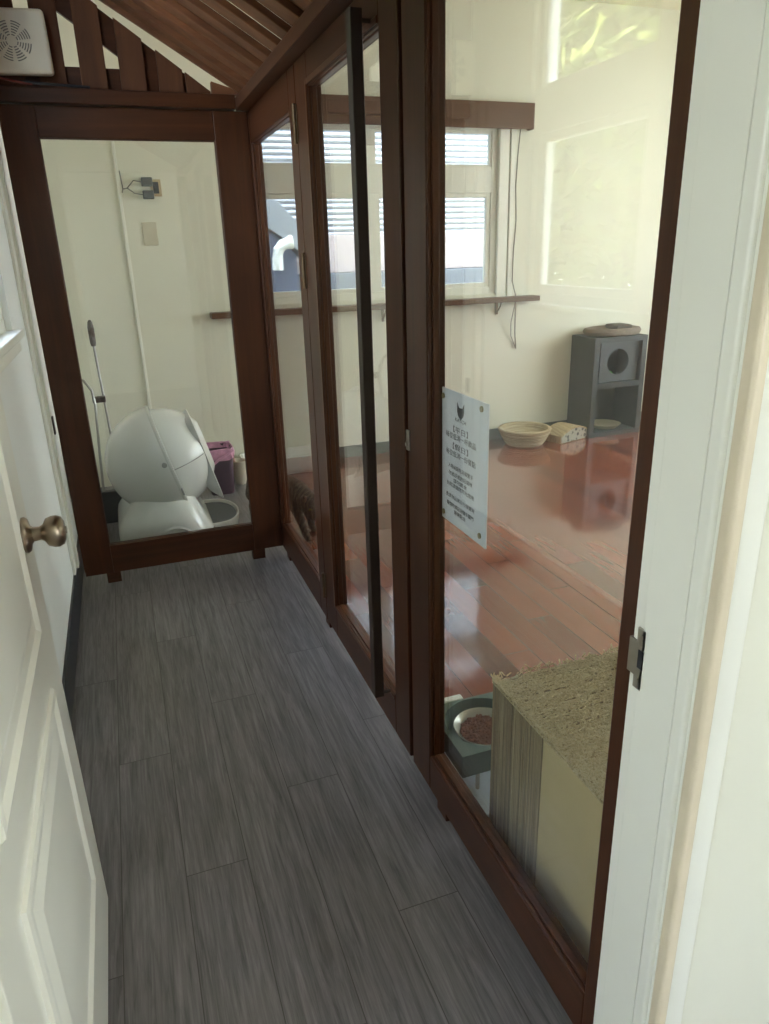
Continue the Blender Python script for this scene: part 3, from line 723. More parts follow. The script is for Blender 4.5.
nodes = [
 (V(0.055, 0.37, 0.185), 0.066),   # 0 mid spine (root)
 (V(-0.015, 0.47, 0.185), 0.062),  # 1 loin
 (V(-0.065, 0.53, 0.178), 0.058),  # 2 pelvis
 (V(0.115, 0.285, 0.178), 0.064),  # 3 shoulders
 (V(0.148, 0.235, 0.172), 0.050),  # 4 neck
 (V(0.172, 0.195, 0.160), 0.045),  # 5 skull
 (V(0.186, 0.165, 0.138), 0.034),  # 6 brow
 (V(0.193, 0.145, 0.118), 0.023),  # 7 muzzle
 (V(0.195, 0.137, 0.112), 0.015),  # 8 nose
 # ears
 (V(0.188, 0.212, 0.204), 0.016), (V(0.196, 0.216, 0.226), 0.005),
 (V(0.146, 0.190, 0.204), 0.016), (V(0.140, 0.186, 0.226), 0.005),
 # near front leg
 (V(0.118, 0.245, 0.115), 0.028), (V(0.135, 0.200, 0.062), 0.018), (V(0.152, 0.150, 0.022), 0.016), (V(0.163, 0.118, 0.013), 0.0145),
 # far front leg
 (V(0.165, 0.290, 0.110), 0.027), (V(0.175, 0.278, 0.060), 0.018), (V(0.180, 0.262, 0.020), 0.016), (V(0.190, 0.240, 0.013), 0.0145),
 # near hind leg: thigh, knee, hock, paw
 (V(-0.095, 0.500, 0.125), 0.040), (V(-0.075, 0.455, 0.095), 0.027), (V(-0.112, 0.500, 0.062), 0.014), (V(-0.105, 0.475, 0.014), 0.014), (V(-0.092, 0.450, 0.012), 0.0135),
 # far hind leg
 (V(-0.035, 0.555, 0.125), 0.040), (V(-0.005, 0.525, 0.092), 0.027), (V(-0.048, 0.575, 0.060), 0.014), (V(-0.040, 0.555, 0.014), 0.014), (V(-0.026, 0.533, 0.012), 0.0135),
 # tail
 (V(-0.080, 0.590, 0.200), 0.018), (V(-0.062, 0.640, 0.170), 0.014), (V(-0.030, 0.680, 0.120), 0.013), (V(0.015, 0.695, 0.095), 0.010),
]
eds = [(0, 1), (1, 2), (0, 3), (3, 4), (4, 5), (5, 6), (6, 7), (7, 8), (5, 9), (9, 10), (5, 11), (11, 12), (3, 13), (13, 14), (14, 15), (15, 16), (3, 17), (17, 18), (18, 19), (19, 20),
       (2, 21), (21, 22), (22, 23), (23, 24), (24, 25), (2, 26), (26, 27), (27, 28), (28, 29), (29, 30), (2, 31), (31, 32), (32, 33), (33, 34)]
CS, C0 = 1.16, V(0.165, 0.12, 0.0)
def cs(p): return C0 + (Matrix.Rotation(math.radians(-13), 3, 'Z') @ (Vector(p) - C0)) * CS
nodes = [(cs(p), r * CS * 1.08) for p, r in nodes]
for i in (16, 20, 25, 30):                         # paws rest on the floor
    nodes[i] = (Vector((nodes[i][0].x, nodes[i][0].y, nodes[i][1] * 0.9)), nodes[i][1])
hd = (nodes[8][0] - nodes[5][0]).normalized(); hs = hd.cross(Vector((0, 0, 1))).normalized(); hu = hs.cross(hd)
m = MB()
for i, j in eds:
    if i in (9, 11) or j in (9, 11): continue
    (p, r), (q, r2) = nodes[i], nodes[j]
    n = max(3, int((q - p).length / 0.008))
    for k in range(n + 1):
        t = k / n; m.ball(p.lerp(q, t), r + (r2 - r) * t, n=14)
S = nodes[5][0]
for sd_ in (-1, 1):                                # ears and cheeks
    b0 = S + hu * 0.036 + hs * (sd_ * 0.032) - hd * 0.004
    m.cyl(b0, b0 + hu * 0.044 + hs * (sd_ * 0.010), 0.021, 0.003, 12)
    m.ball(nodes[6][0] + hs * (sd_ * 0.020) - hu * 0.012, 0.028, n=14)
tmp = m.build('body', M_fur, cat)
rm = tmp.modifiers.new('r', 'REMESH'); rm.mode = 'VOXEL'; rm.voxel_size = 0.0045; rm.use_smooth_shade = True
sm = tmp.modifiers.new('s', 'SMOOTH'); sm.factor = 0.5; sm.iterations = 6
dg = bpy.context.evaluated_depsgraph_get()
me2 = bpy.data.meshes.new_from_object(tmp.evaluated_get(dg)); me2.name = 'body'
tmp.modifiers.clear(); tmp.data = me2
for p_ in me2.polygons: p_.use_smooth = True
M_eye = plain('amber_eye', srgb(120, 110, 40), 0.1); M_pupil = plain('pupil_black', srgb(12, 12, 12), 0.1)
Bc = nodes[6][0]
for sd_ in (-1, 1):
    c_ = Bc + hd * 0.016 + hu * 0.026 + hs * (sd_ * 0.021)
    m = MB(); m.ball(c_, 0.0095, n=14); ey = m.build('eye', M_eye, cat, True)
    m = MB(); m.ball(c_ + hd * 0.006 + hu * 0.002 + hs * (sd_ * 0.002), 0.0048, n=10); m.build('pupil', M_pupil, ey, True)
m = MB(); m.ball(nodes[8][0] + hd * 0.016 + hu * 0.006, 0.0075, (1.2, 0.9, 0.8), n=12); m.build('nose', plain('cat_nose', srgb(110, 66, 58), 0.5), cat, True)

# ------------------------------------------------------------------ notice on the glass
pn = thing('notice', (0.036, -1.975, 1.0), 'white notice with a cat head emblem and black writing on the large glass panel', 'sign')
M_paper, nt, bs = mat('white_acrylic')     # milky sheet that lets the light of the room behind through
L(nt, ramp(nt, noise(nt, coords(nt), 3), [(0.3, srgb(228, 233, 240)), (0.7, srgb(232, 236, 242))]), bs.inputs['Base Color'])
bs.inputs['Roughness'].default_value = 0.3
tl = N(nt, 'ShaderNodeBsdfTranslucent'); tl.inputs['Color'].default_value = srgb(236, 240, 246)
mx_ = N(nt, 'ShaderNodeMixShader'); mx_.inputs['Fac'].default_value = 0.5
L(nt, bs.outputs[0], mx_.inputs[1]); L(nt, tl.outputs[0], mx_.inputs[2]); L(nt, mx_.outputs[0], nt.nodes['Material Output'].inputs['Surface'])
PX = 0.0385
MB().box(PX - 0.0015, PX + 0.0015, -2.093, -1.862, 0.846, 1.156, 0.0).build('sheet', M_paper, pn)
M_ink = plain('black_ink', srgb(74, 78, 82), 0.6)
RT = Matrix(((0, 0, -1), (-1, 0, 0), (0, 1, 0)))
def text(body, yc, zc, size, wid=None, grow=0.0):
    cu = bpy.data.curves.new('writing', 'FONT'); cu.body = body; cu.size = size; cu.align_x = 'CENTER'; cu.align_y = 'CENTER'; cu.extrude = 0.0002
    cu.offset = grow
    tmp = bpy.data.objects.new('writing', cu); COL.objects.link(tmp)
    dg = bpy.context.evaluated_depsgraph_get()
    me = bpy.data.meshes.new_from_object(tmp.evaluated_get(dg)); bpy.data.objects.remove(tmp)
    me.materials.clear(); me.materials.append(M_ink)
    xs = [v.co.x for v in me.vertices] or [0, 1]; k = (wid / (max(xs) - min(xs))) if wid else 1.0
    cx = (max(xs) + min(xs)) / 2
    M = RT.to_4x4(); M.translation = Vector((PX - 0.0018, yc, zc)) - pn.location
    for v in me.vertices: v.co = M @ Vector(((v.co.x - cx) * k, v.co.y, v.co.z))
    me.name = 'writing'
    o = bpy.data.objects.new('writing', me); COL.objects.link(o); o.parent = pn
    return o
YC = -1.968
for body, z, sz, wd in (('KATCH', 1.096, 0.011, 0.052), ('【平日】', 1.072, 0.0155, 0.072), ('每位低消一杯飲品', 1.055, 0.0150, 0.148), ('【假日】', 1.033, 0.0155, 0.076), ('每位低消一份餐點', 1.015, 0.0150, 0.148),
                        ('入場前請先消毒雙手', 0.984, 0.0112, 0.125), ('勿追逐或抱起貓咪', 0.967, 0.0112, 0.120), ('請勿餵食', 0.953, 0.0112, 0.068), ('拍照請關閉閃光燈喔', 0.940, 0.0112, 0.138),
                        ('貴重物品請自行保管好', 0.912, 0.0112, 0.145), ('離開時請記得隨手關門', 0.892, 0.0112, 0.135), ('謝謝配合', 0.878, 0.0112, 0.058)):
    text(body, YC, z, sz, wd)
# cat head emblem
def yz(p, s=1.0): return [(PX - 0.0016, YC - a * s, 1.119 + b * s) for a, b in p]
m = MB(); m.prism(yz([(-0.017, 0.017), (-0.008, 0.006), (0.008, 0.006), (0.017, 0.017), (0.0165, -0.002), (0.013, -0.011), (0.005, -0.017), (0, -0.019), (-0.005, -0.017), (-0.013, -0.011), (-0.0165, -0.002)]), (-0.0006, 0, 0))
m.build('emblem', M_ink, pn)
M_pin = plain('tan_disc', srgb(150, 138, 100), 0.4)
for (y, z) in ((-1.880, 1.138), (-2.066, 1.142), (-1.882, 0.862), (-2.067, 0.867)):
    m = MB(); m.cyl((PX - 0.004, y, z), (PX - 0.001, y, z), 0.0065, n=20); m.build('fixing_disc', M_pin, pn)

# ------------------------------------------------------------------ scratching block and feeder behind the right pane
sb = thing('scratching_block', (0.34, -2.35, 0), 'large tan cardboard scratching block with a frayed woven top behind the right glass panel', 'cat scratcher')
def fray():
    m, nt, bs = mat('frayed_sisal')
    v = coords(nt, (1, 1.0, 1))
    f = noise(nt, coords(nt, (30, 110, 60), (0, 0, 0.5)), 1.6, 6, 0.75, 2.0); f2 = noise(nt, coords(nt, (110, 30, 60), (0, 0, 0.3)), 1.4, 5, 0.7, 2.0)
    mm = N(nt, 'ShaderNodeMath', operation='MAXIMUM'); L(nt, f, mm.inputs[0]); L(nt, f2, mm.inputs[1])
    L(nt, ramp(nt, mm.outputs[0], [(0.40, srgb(160, 134, 88)), (0.52, srgb(240, 220, 172)), (0.68, srgb(254, 244, 216))]), bs.inputs['Base Color'])
    bs.inputs['Roughness'].default_value = 0.9; bump(nt, mm.outputs[0], bs, 1.0, 0.012)
    return m
def corr():
    m, nt, bs = mat('corrugated_edges')
    f = noise(nt, coords(nt, (1, 420, 1.6)), 1.0, 3, 0.7); f2 = noise(nt, coords(nt, (1, 150, 1.2)), 1.0, 4, 0.6)
    a = N(nt, 'ShaderNodeMath', operation='ADD'); a.use_clamp = False
    h = N(nt, 'ShaderNodeMath', operation='MULTIPLY'); L(nt, f2, h.inputs[0]); h.inputs[1].default_value = 0.5
    h1 = N(nt, 'ShaderNodeMath', operation='MULTIPLY'); L(nt, f, h1.inputs[0]); h1.inputs[1].default_value = 0.5
    L(nt, h.outputs[0], a.inputs[0]); L(nt, h1.outputs[0], a.inputs[1])
    L(nt, ramp(nt, a.outputs[0], [(0.34, srgb(104, 88, 64)), (0.5, srgb(164, 144, 110)), (0.66, srgb(214, 196, 156))]), bs.inputs['Base Color'])
    bs.inputs['Roughness'].default_value = 0.9; bump(nt, a.outputs[0], bs, 0.9, 0.006)
    return m
M_corr = corr()
random.seed(5)
m = MB(); y = -2.03
while y > -2.252:
    w = random.choice((0.0022, 0.003, 0.0042)); y2 = max(y - w, -2.255); o_ = random.uniform(0, 0.0045)
    m.box(0.0985 + o_, 0.57 - o_, y2, y - 0.0004, 0.0, 0.462 + random.uniform(0, 0.006)); y = y2
m.build('corrugated_stack', M_corr, sb)
MB().box(0.099, 0.57, -2.66, -2.255, 0.0, 0.466, 0.004).build('plain_panel', plain('tan_cardboard', srgb(198, 178, 134), 0.8, 0, 0.05, 6), sb)
# frayed top: grid with fibres
random.seed(3)
m = MB(); b = m.bm
nx, ny = 60, 80
g = [[b.verts.new((0.097 + 0.476 * i / nx, -2.662 + 0.635 * j / ny, 0.462 + (0.0 if i in (0, nx) or j in (0, ny) else random.uniform(0.003, 0.008)))) for j in range(ny + 1)] for i in range(nx + 1)]
for i in range(nx):
    for j in range(ny): b.faces.new((g[i][j], g[i + 1][j], g[i + 1][j + 1], g[i][j + 1]))
for _ in range(3400):    # loose strands
    x, y = random.uniform(0.097, 0.57), random.uniform(-2.66, -2.03)
    if random.random() < 0.18: x = 0.097
    a = random.gauss(0.5, 0.5); l = random.uniform(0.010, 0.028); w = 0.0015
    dx, dy = math.cos(a) * l, math.sin(a) * l; px, py = -math.sin(a) * w, math.cos(a) * w
    z = 0.471 + random.uniform(0, 0.006); z2 = z + random.uniform(-0.004, 0.004)
    p = [(x - px, y - py, z), (x + px, y + py, z), (x + dx + px, y + dy + py, z2), (x + dx - px, y + dy - py, z2)]
    vs = [b.verts.new(q) for q in p] + [b.verts.new((q[0], q[1], q[2] - 0.0012)) for q in p]
    for f in ((0, 1, 2, 3), (7, 6, 5, 4), (0, 4, 5, 1), (1, 5, 6, 2), (2, 6, 7, 3), (3, 7, 4, 0)): b.faces.new([vs[q] for q in f])
m.build('frayed_top', fray(), sb)

fd = thing('raised_feeder', (0.2, -1.82, 0), 'green raised pet feeder on thin legs beside the cardboard block', 'pet feeder')
M_green = plain('dark_green_plastic', srgb(84, 108, 98), 0.42, 0, 0.06, 5)
FZ0, FZ1 = 0.088, 0.158
FX0, FX1, FY0, FY1 = 0.080, 0.33, -1.912, -1.672
fcx, fcy, fr = 0.205, -1.790, 0.112
m = MB(); b = m.bm
n = 48
def sq(a):
    c, s_ = math.cos(a), math.sin(a)
    hx0, hx1, hy0, hy1 = FX0 - fcx, FX1 - fcx, FY0 - fcy, FY1 - fcy
    k = min((hx1 / c if c > 1e-9 else (hx0 / c if c < -1e-9 else 1e9)), (hy1 / s_ if s_ > 1e-9 else (hy0 / s_ if s_ < -1e-9 else 1e9)))
    return fcx + c * k, fcy + s_ * k
angs = sorted([2 * PI * k / n for k in range(n)] + [math.atan2(y - fcy, x - fcx) % (2 * PI) for x in (FX0, FX1) for y in (FY0, FY1)])
rings = []
for z, kind in ((FZ0, 's'), (FZ1, 's'), (FZ1, 'c'), (FZ1 - 0.062, 'c2')):
    r = []
    for a in angs:
        if kind == 's': x, y = sq(a)
        else:
            rr = fr if kind == 'c' else fr * 0.90
            x, y = fcx + rr * math.cos(a), fcy + rr * math.sin(a)
        r.append((x, y, z))
    rings.append(r)
m.loft(rings); m.build('holder', M_green, fd)
tag(MB().box(0.06, 0.36, -1.985, -1.64, 0.0, 0.014, 0.004).build('base_tray', plain('pale_blue_white_plastic', srgb(212, 222, 230), 0.3), fd), 'pale base tray')
tag(MB().box(0.070, 0.200, -1.671, -1.645, 0.10, 0.160, 0.004).build('back_rail', M_white, fd), 'white back rail')
for (x, y) in ((0.14, -1.885), (0.30, -1.885), (0.14, -1.69), (0.30, -1.69)):
    m = MB(); m.cyl((x, y, 0.013), (x, y, FZ0 + 0.002), 0.006, n=12); m.build('leg', M_steel, fd)
BZ = FZ1 - 0.0615
m = MB(); m.lathe([(0, BZ), (0.060, BZ), (0.082, BZ + 0.036), (0.089, BZ + 0.046), (0.087, BZ + 0.048), (0.080, BZ + 0.042), (0.058, BZ + 0.004), (0, BZ + 0.0035)], (fcx, fcy - 0.004, 0), 40)
tag(m.build('food_bowl', plain('pale_bowl', srgb(196, 198, 184), 0.2, 0.2), smooth=True), 'round pale feeding bowl set in the green feeder', 'bowl')
m = MB()
for _ in range(420):
    r = 0.066 * math.sqrt(random.random()); a = random.uniform(0, 2 * PI)
    M = Matrix.Rotation(random.uniform(0, 3), 4, 'X') @ Matrix.Rotation(random.uniform(0, 3), 4, 'Z')
    m.ball((fcx + r * math.cos(a), fcy - 0.004 + r * math.sin(a), BZ + 0.030 + random.uniform(-0.003, 0.006)), 0.0055, (1, 0.85, 0.55), 8, M)
m.cyl((fcx, fcy - 0.004, BZ + 0.02), (fcx, fcy - 0.004, BZ + 0.030), 0.062, 0.068, 32)
o = m.build('kibble', plain('brown_kibble', srgb(134, 82, 54), 0.8, 0, 0.35, 60), smooth=True)
tag(o, 'brown dry cat food filling the feeding bowl', 'cat food', kind='stuff')

# ------------------------------------------------------------------ cabinet with cat hole, bed, bowl scratchers
cb = thing('cube_cabinet', (2.95, 1.45, 0), 'dark grey two tier cube cabinet against the far wall', 'cabinet')
M_cab = plain('dark_grey_board', srgb(58, 62, 62), 0.45, 0, 0.06, 4)
CX_, CX2, CYf, CYb, CZ = 2.735, 3.215, 1.300, 1.612, 0.772
MB().box(CX_, CX_ + 0.045, CYf, CYb, 0.0, CZ, 0.002).build('side_panel', M_cab, cb)
MB().box(CX2 - 0.045, CX2, CYf, CYb, 0.0, CZ, 0.002).build('side_panel', M_cab, cb)
for z, nme in ((0.0, 'bottom_panel'), (0.385, 'shelf'), (CZ - 0.04, 'top_panel')): MB().box(CX_ + 0.045, CX2 - 0.045, CYf, CYb, z, z + 0.04, 0.002).build(nme, M_cab, cb)
MB().box(CX_ + 0.045, CX2 - 0.045, CYb - 0.02, CYb - 0.005, 0.04, CZ - 0.04).build('back_panel', M_cab, cb)
# insert board with the round hole
m = MB(); hx, hz, hr = 2.985, 0.578, 0.098
ix0, ix1, iz0, iz1 = CX_ + 0.085, CX2 - 0.047, 0.427, CZ - 0.042
fa = [2 * PI * k / 40 for k in range(40)]
fa = sorted(fa + [math.atan2(z - hz, x - hx) % (2 * PI) for x in (ix0, ix1) for z in (iz0, iz1)])
def sq2(a):
    c, s_ = math.cos(a), math.sin(a)
    k = min(((ix1 - hx) / c if c > 1e-9 else ((ix0 - hx) / c if c < -1e-9 else 1e9)), ((iz1 - hz) / s_ if s_ > 1e-9 else ((iz0 - hz) / s_ if s_ < -1e-9 else 1e9)))
    return hx + c * k, hz + s_ * k
def rg(y, outer): return [((sq2(a)[0], y, sq2(a)[1]) if outer else (hx + hr * math.cos(a), y, hz + hr * math.sin(a))) for a in fa]
m.loft([rg(1.352, False), rg(1.340, False), rg(1.340, True), rg(1.352, True), rg(1.352, False)], False)
m.build('hole_panel', plain('slate_grey_board', srgb(74, 79, 83), 0.45), cb)
bd = thing('pet_bed', (2.98, 1.45, CZ), 'flat grey brown round cushion on top of the cube cabinet', 'pet bed')
m = MB(); m.lathe([(0, 0.004), (0.20, 0.0), (0.235, 0.012), (0.245, 0.035), (0.232, 0.055), (0.205, 0.06), (0.185, 0.045), (0.10, 0.038), (0, 0.036)], (2.985, 1.445, CZ), 40, None, 1.0, 0.66)
m.build('cushion', plain('grey_brown_plush', srgb(128, 116, 106), 0.95, 0, 0.2, 40, 0, 0.8, 200), bd, True)
tag(MB().box(3.0, 3.14, 1.40, 1.56, CZ + 0.04, CZ + 0.075, 0.012, 3).build('blanket', plain('dark_plush', srgb(96, 90, 86), 0.95), bd), 'darker fold of blanket')
ty = thing('toy_ball', (2.96, 1.42, 0.46), 'bright green toy lying behind the round hole of the cube cabinet', 'toy')
m = MB(); m.ball((2.945, 1.42, 0.465), 0.038, (1.5, 1, 1), 20); m.build('toy_shell', plain('bright_green_plastic', srgb(96, 176, 74), 0.4), ty, True)
m = MB(); m.lathe([(0.040, -0.006), (0.0435, 0.0), (0.040, 0.006)], (2.945, 1.42, 0.465), 24, None, 1.5, 1); m.build('toy_band', plain('pale_green_plastic', srgb(168, 214, 140), 0.4), ty, True)
dh = thing('round_dish', (2.97, 1.42, 0.04), 'pale round dish on the lower tier of the cube cabinet', 'dish')
m = MB(); m.lathe([(0, 0.004), (0.09, 0.0), (0.125, 0.03), (0.128, 0.034), (0.122, 0.034), (0.088, 0.008), (0, 0.009)], (2.975, 1.435, 0.041), 36); m.build('dish_body', plain('cream_ceramic', srgb(196, 186, 158), 0.4), dh, True)

bs_ = thing('bowl_scratcher', (2.24, 1.36, 0), 'round bowl shaped cardboard cat scratcher on the red floor by the far wall', 'cat scratcher')
def card(name, c0, c1, axis=2):
    m, nt, bs = mat(name)
    sc = [4, 4, 4]; sc[axis] = 160
    f = noise(nt, coords(nt, tuple(sc)), 1.0, 3, 0.6)
    L(nt, ramp(nt, f, [(0.35, c0), (0.65, c1)]), bs.inputs['Base Color']); bs.inputs['Roughness'].default_value = 0.9
    bump(nt, f, bs, 0.6, 0.004); return m
M_card = card('ringed_cardboard', srgb(150, 134, 104), srgb(204, 190, 156))
prof = [(0, 0.0), (0.135, 0.0)]
for i in range(9):
    z = 0.008 + i * 0.0135; r = 0.142 + 0.058 * (i / 8) ** 0.8
    prof += [(r, z), (r + 0.004, z + 0.006), (r, z + 0.012)]
prof += [(0.196, 0.132), (0.178, 0.132), (0.165, 0.10), (0.13, 0.055), (0.08, 0.035), (0, 0.03)]
m = MB(); m.lathe(prof, (2.205, 1.385, 0), 48); m.build('bowl', M_card, bs_, True)
wg = thing('wedge_scratcher', (2.6, 1.36, 0), 'curved tan cardboard cat scratcher with a dark patterned side leaning by the cabinet', 'cat scratcher')
a = []
for i in range(13):
    t = i / 12; a.append((2.40 + 0.31 * t, 0.028 + 0.085 * math.sin(PI * (0.12 + 0.66 * t))))
Mw = Matrix.Translation((2.568, 1.385, 0)) @ Matrix.Rotation(math.radians(16), 4, 'Z') @ Matrix.Translation((-2.56, -1.40, 0))
poly = [Mw @ Vector((x, 1.30, z)) for x, z in a] + [Mw @ Vector((2.71, 1.30, 0.0)), Mw @ Vector((2.40, 1.30, 0.0))]
dv = Mw.to_3x3() @ Vector((0, 0.19, 0))
m = MB(); m.prism(poly, dv, 0.003); m.build('scratch_pad', card('tan_corrugated', srgb(150, 132, 98), srgb(200, 182, 142), 0), wg)
def pat():
    m, nt, bs = mat('black_white_print')
    v = N(nt, 'ShaderNodeTexVoronoi'); v.inputs['Scale'].default_value = 26; L(nt, coords(nt), v.inputs['Vector'])
    L(nt, ramp(nt, v.outputs['Distance'], [(0.30, srgb(66, 70, 66)), (0.42, srgb(170, 170, 156))]), bs.inputs['Base Color']); return m
poly2 = [Mw @ Vector((2.555 + (x - 2.555) * 0.94, 1.2985, max(0.006, z - 0.010))) for x, z in a] + [Mw @ Vector((2.70, 1.2985, 0.006)), Mw @ Vector((2.41, 1.2985, 0.006))]
m = MB(); m.prism(poly2, dv * -0.015); m.build('side_board', pat(), wg)

# ------------------------------------------------------------------ outside
M_corrug, nt, bs = mat('white_corrugated_sheet')
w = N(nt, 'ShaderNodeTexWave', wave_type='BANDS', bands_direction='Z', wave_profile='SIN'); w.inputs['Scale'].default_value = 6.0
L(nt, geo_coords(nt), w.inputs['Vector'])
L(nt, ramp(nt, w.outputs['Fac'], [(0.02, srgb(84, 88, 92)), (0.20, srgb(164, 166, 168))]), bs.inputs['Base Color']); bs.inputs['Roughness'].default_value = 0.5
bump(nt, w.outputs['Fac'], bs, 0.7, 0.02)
nb = thing('neighbour_building', (1.5, 4.2, -0.5), 'white corrugated neighbouring building seen through the far window', 'building')
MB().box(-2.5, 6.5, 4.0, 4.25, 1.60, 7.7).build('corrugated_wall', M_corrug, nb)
MB().box(-2.5, 6.5, 3.97, 4.25, 1.24, 1.595, 0.004).build('plaster_band', plain('pinkish_plaster', srgb(164, 150, 145), 0.8), nb)
MB().box(-2.5, 6.5, 3.85, 4.25, -0.5, 1.235, 0.005).build('grey_ledge', plain('grey_concrete', srgb(98, 102, 108), 0.8, 0, 0.12), nb)
lt = thing('lean_to', (0.3, 3.5, -0.5), 'grey sloping lean-to roof with blue-grey wall outside the far window at left', 'lean-to')
MB().prism([(-1.2, 3.45, 3.15), (0.86, 3.45, 1.86), (1.22, 3.45, 1.50), (1.22, 3.45, 1.28), (0.86, 3.45, 1.58), (-1.2, 3.45, 2.88)], (0, 0.35, 0), 0.004).build('roof_edge', plain('grey_metal_sheet', srgb(128, 132, 134), 0.5), lt)
MB().prism([(-1.2, 3.50, 2.86), (0.86, 3.50, 1.57), (1.0, 3.50, 1.42), (1.0, 3.50, -0.5), (-1.2, 3.50, -0.5)], (0, 0.28, 0)).build('side_wall', plain('blue_grey_sheet', srgb(84, 94, 114), 0.5), lt)
vp = thing('vent_elbow', (0.87, 3.4, 1.35), 'white round vent pipe elbow outside the far window', 'vent pipe')
m = MB(); m.tube([(0.80, 3.40, 1.30), (0.80, 3.39, 1.40), (0.81, 3.385, 1.46), (0.85, 3.38, 1.51), (0.92, 3.38, 1.53)], 0.05, 16); m.build('pipe', M_plastic, vp, True)
m = MB(); m.tube([(0.905, 3.38, 1.528), (0.94, 3.38, 1.532)], 0.058, 16); m.build('collar', M_plasticm, vp)
struct(MB().box(XR + TW, XR + 2.1, -3.2, 2.0, 2.74, 2.84).build('sun_blocker', M_ceil))  # unseen slab added to keep the sun out of the right window
grd = MB().box(-14, 14, -14, 14, -0.62, -0.5); struct(grd.build('ground', plain('paved_ground', srgb(150, 150, 140), 0.9)))

# trees outside the corridor's left window
def leafmat(name, a, b_):
    m, nt, bs = mat(name)
    L(nt, ramp(nt, noise(nt, coords(nt), 6, 3), [(0.35, a), (0.65, b_)]), bs.inputs['Base Color'])
    bs.inputs['Roughness'].default_value = 0.6
    tl = N(nt, 'ShaderNodeBsdfTranslucent'); tl.inputs['Color'].default_value = b_
    mx = N(nt, 'ShaderNodeMixShader'); mx.inputs['Fac'].default_value = 0.45
    L(nt, bs.outputs[0], mx.inputs[1]); L(nt, tl.outputs[0], mx.inputs[2]); L(nt, mx.outputs[0], nt.nodes['Material Output'].inputs['Surface'])
    return m
M_leaf = leafmat('leaf_green', srgb(120, 140, 70), srgb(176, 186, 110)); M_bark = plain('bark', srgb(96, 82, 66), 0.9, 0, 0.3, 30)
random.seed(11)
def tree(x, y, h, r, label):
    t = thing('tree', (x, y, -0.5), label, 'tree', 'trees outside the corridor window')
    m = MB(); m.tube([(x, y, -0.5), (x + 0.05, y, 0.3 * h), (x, y + 0.05, 0.75 * h)], 0.09, 10); m.build('trunk', M_bark, t)
    m = MB(); b = m.bm
    for _ in range(8000):
        d = Vector((random.gauss(0, 1), random.gauss(0, 1), random.gauss(0, 1))).normalized() * (random.random() ** 0.4)
        c = Vector((x + d.x * r, y + d.y * r, h * 0.62 + d.z * h * 0.42))
        u = Vector((random.gauss(0, 1), random.gauss(0, 1), random.gauss(0, 0.5))).normalized(); v = u.cross(Vector((random.random(), random.random(), 1))).normalized()
        l, wd = random.uniform(0.09, 0.17), random.uniform(0.04, 0.07)
        b.faces.new([b.verts.new(c - u * l), b.verts.new(c + v * wd), b.verts.new(c + u * l), b.verts.new(c - v * wd)])
    m.build('foliage', M_leaf, t)
tree(-3.4, 2.0, 4.4, 1.25, 'green leafy tree outside the corridor window, nearest the house')
tree(-4.2, 4.7, 5.0, 1.3, 'green leafy tree outside the corridor window, beside the tallest tree')
tree(-6.6, 6.9, 6.6, 1.8, 'tallest green leafy tree standing farther off outside the corridor window')
tree(-4.9, -0.6, 4.4, 1.2, 'green leafy tree outside the corridor window, nearest the white door')
tree(-6.6, 2.6, 6.0, 1.8, 'big broad green leafy tree farthest from the corridor window')

# ------------------------------------------------------------------ light: sky through the windows, the sun outside, and an added fill lamp for the jamb
wd_ = bpy.data.worlds.new('world'); SC.world = wd_; wd_.use_nodes = True
nt = wd_.node_tree; nt.nodes.clear()
out = N(nt, 'ShaderNodeOutputWorld'); bg = N(nt, 'ShaderNodeBackground')
tc = N(nt, 'ShaderNodeTexCoord'); sx = N(nt, 'ShaderNodeSeparateXYZ'); L(nt, tc.outputs['Generated'], sx.inputs[0])
L(nt, ramp(nt, sx.outputs['Z'], [(0.0, (0.55, 0.58, 0.60, 1)), (0.25, (0.72, 0.80, 0.92, 1)), (0.6, (0.86, 0.99, 1.30, 1))]), bg.inputs['Color'])
bg.inputs['Strength'].default_value = 8.0
L(nt, bg.outputs[0], out.inputs['Surface'])
sd = bpy.data.lights.new('sun', 'SUN'); sd.energy = 26.0; sd.angle = 0.01; sd.color = (1, 0.95, 0.86)
so = bpy.data.objects.new('sun', sd); COL.objects.link(so); so.rotation_euler = Vector((-0.5, -0.35, -0.80)).to_track_quat('-Z', 'Y').to_euler()
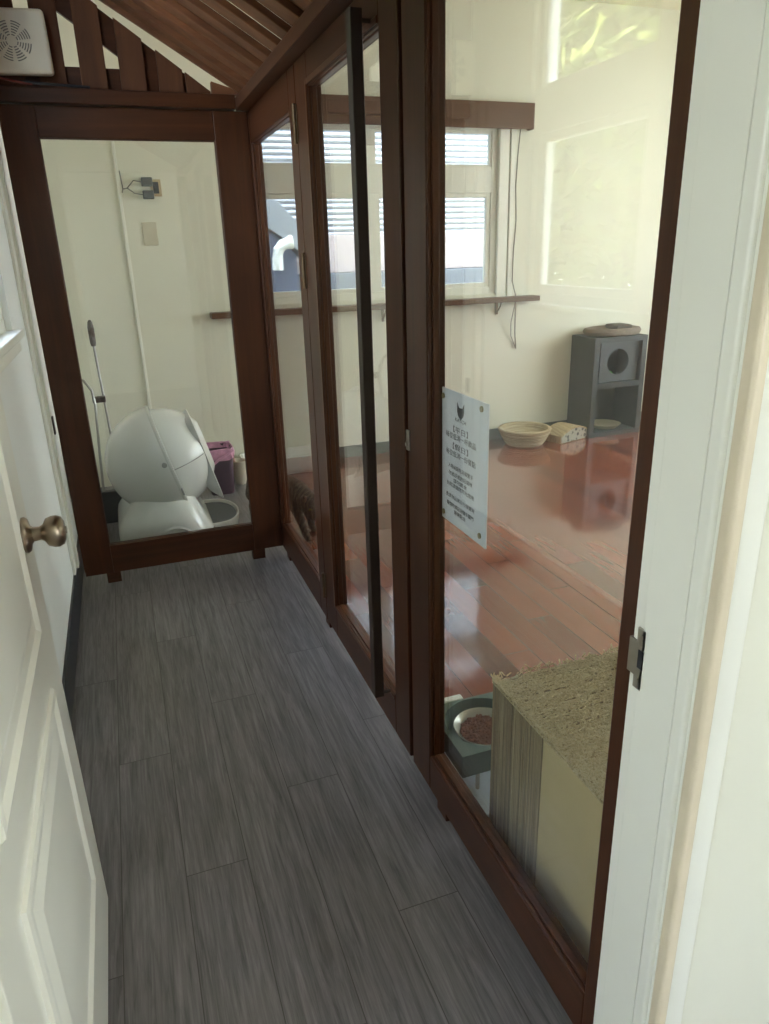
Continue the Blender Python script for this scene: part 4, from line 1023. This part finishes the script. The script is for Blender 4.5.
def portal(nm, loc, n, w, h):
    l = bpy.data.lights.new(nm, 'AREA'); l.shape = 'RECTANGLE'; l.size = w; l.size_y = h
    l.cycles.is_portal = True
    o = bpy.data.objects.new(nm, l); COL.objects.link(o); o.location = loc
    n = Vector(n); z = -n; x = Vector((0, 0, 1)).cross(z).normalized(); y = z.cross(x)
    o.matrix_world = Matrix(((x.x, y.x, z.x, loc[0]), (x.y, y.y, z.y, loc[1]), (x.z, y.z, z.z, loc[2]), (0, 0, 0, 1)))
def mid(w): return (w[0] + w[1]) / 2, (w[2] + w[3]) / 2, w[1] - w[0], w[3] - w[2]
a, z, w_, h_ = mid(W_L); portal('portal_left', (XL - 0.09, a, z), (1, 0, 0), w_, h_)
a, z, w_, h_ = mid(W_F); portal('portal_far', (a, YF + 0.165, z), (0, -1, 0), w_, h_)
def daylight(nm, loc, n, w, h, power, col):
    l = bpy.data.lights.new(nm, 'AREA'); l.shape = 'RECTANGLE'; l.size = w; l.size_y = h; l.energy = power; l.color = col
    o = bpy.data.objects.new(nm, l); COL.objects.link(o)
    z = -Vector(n); x = Vector((0, 0, 1)).cross(z).normalized(); y = z.cross(x)
    o.matrix_world = Matrix(((x.x, y.x, z.x, loc[0]), (x.y, y.y, z.y, loc[1]), (x.z, y.z, z.z, loc[2]), (0, 0, 0, 1)))
a, z, w_, h_ = mid(W_R); daylight('daylight_right', (XR - 0.02, a, z), (-1, 0, 0), w_, h_, 22, (1.0, 0.98, 0.94))
a, z, w_, h_ = mid(W_B); daylight('daylight_back', (a, CY0 + 0.02, z), (0, 1, 0), w_, h_, 9, (1.0, 0.96, 0.90))
a, z, w_, h_ = mid(W_S); daylight('jamb_fill', (CX0 + 0.02, a, z), (1, 0, 0), w_, h_, 3.4, (0.98, 0.98, 0.95))  # lamp added at the invented side window to brighten the door jamb

# ------------------------------------------------------------------ render settings
SC.view_settings.view_transform = 'Standard'; SC.view_settings.look = 'None'
SC.view_settings.gamma = 1.0; SC.view_settings.use_curve_mapping = False
SC.view_settings.exposure = 0.78
cy = SC.cycles
cy.use_denoising = True
cy.max_bounces = 12; cy.diffuse_bounces = 6; cy.glossy_bounces = 6; cy.transmission_bounces = 8; cy.transparent_max_bounces = 24
cy.sample_clamp_indirect = 8.0
cy.caustics_reflective = False; cy.caustics_refractive = False
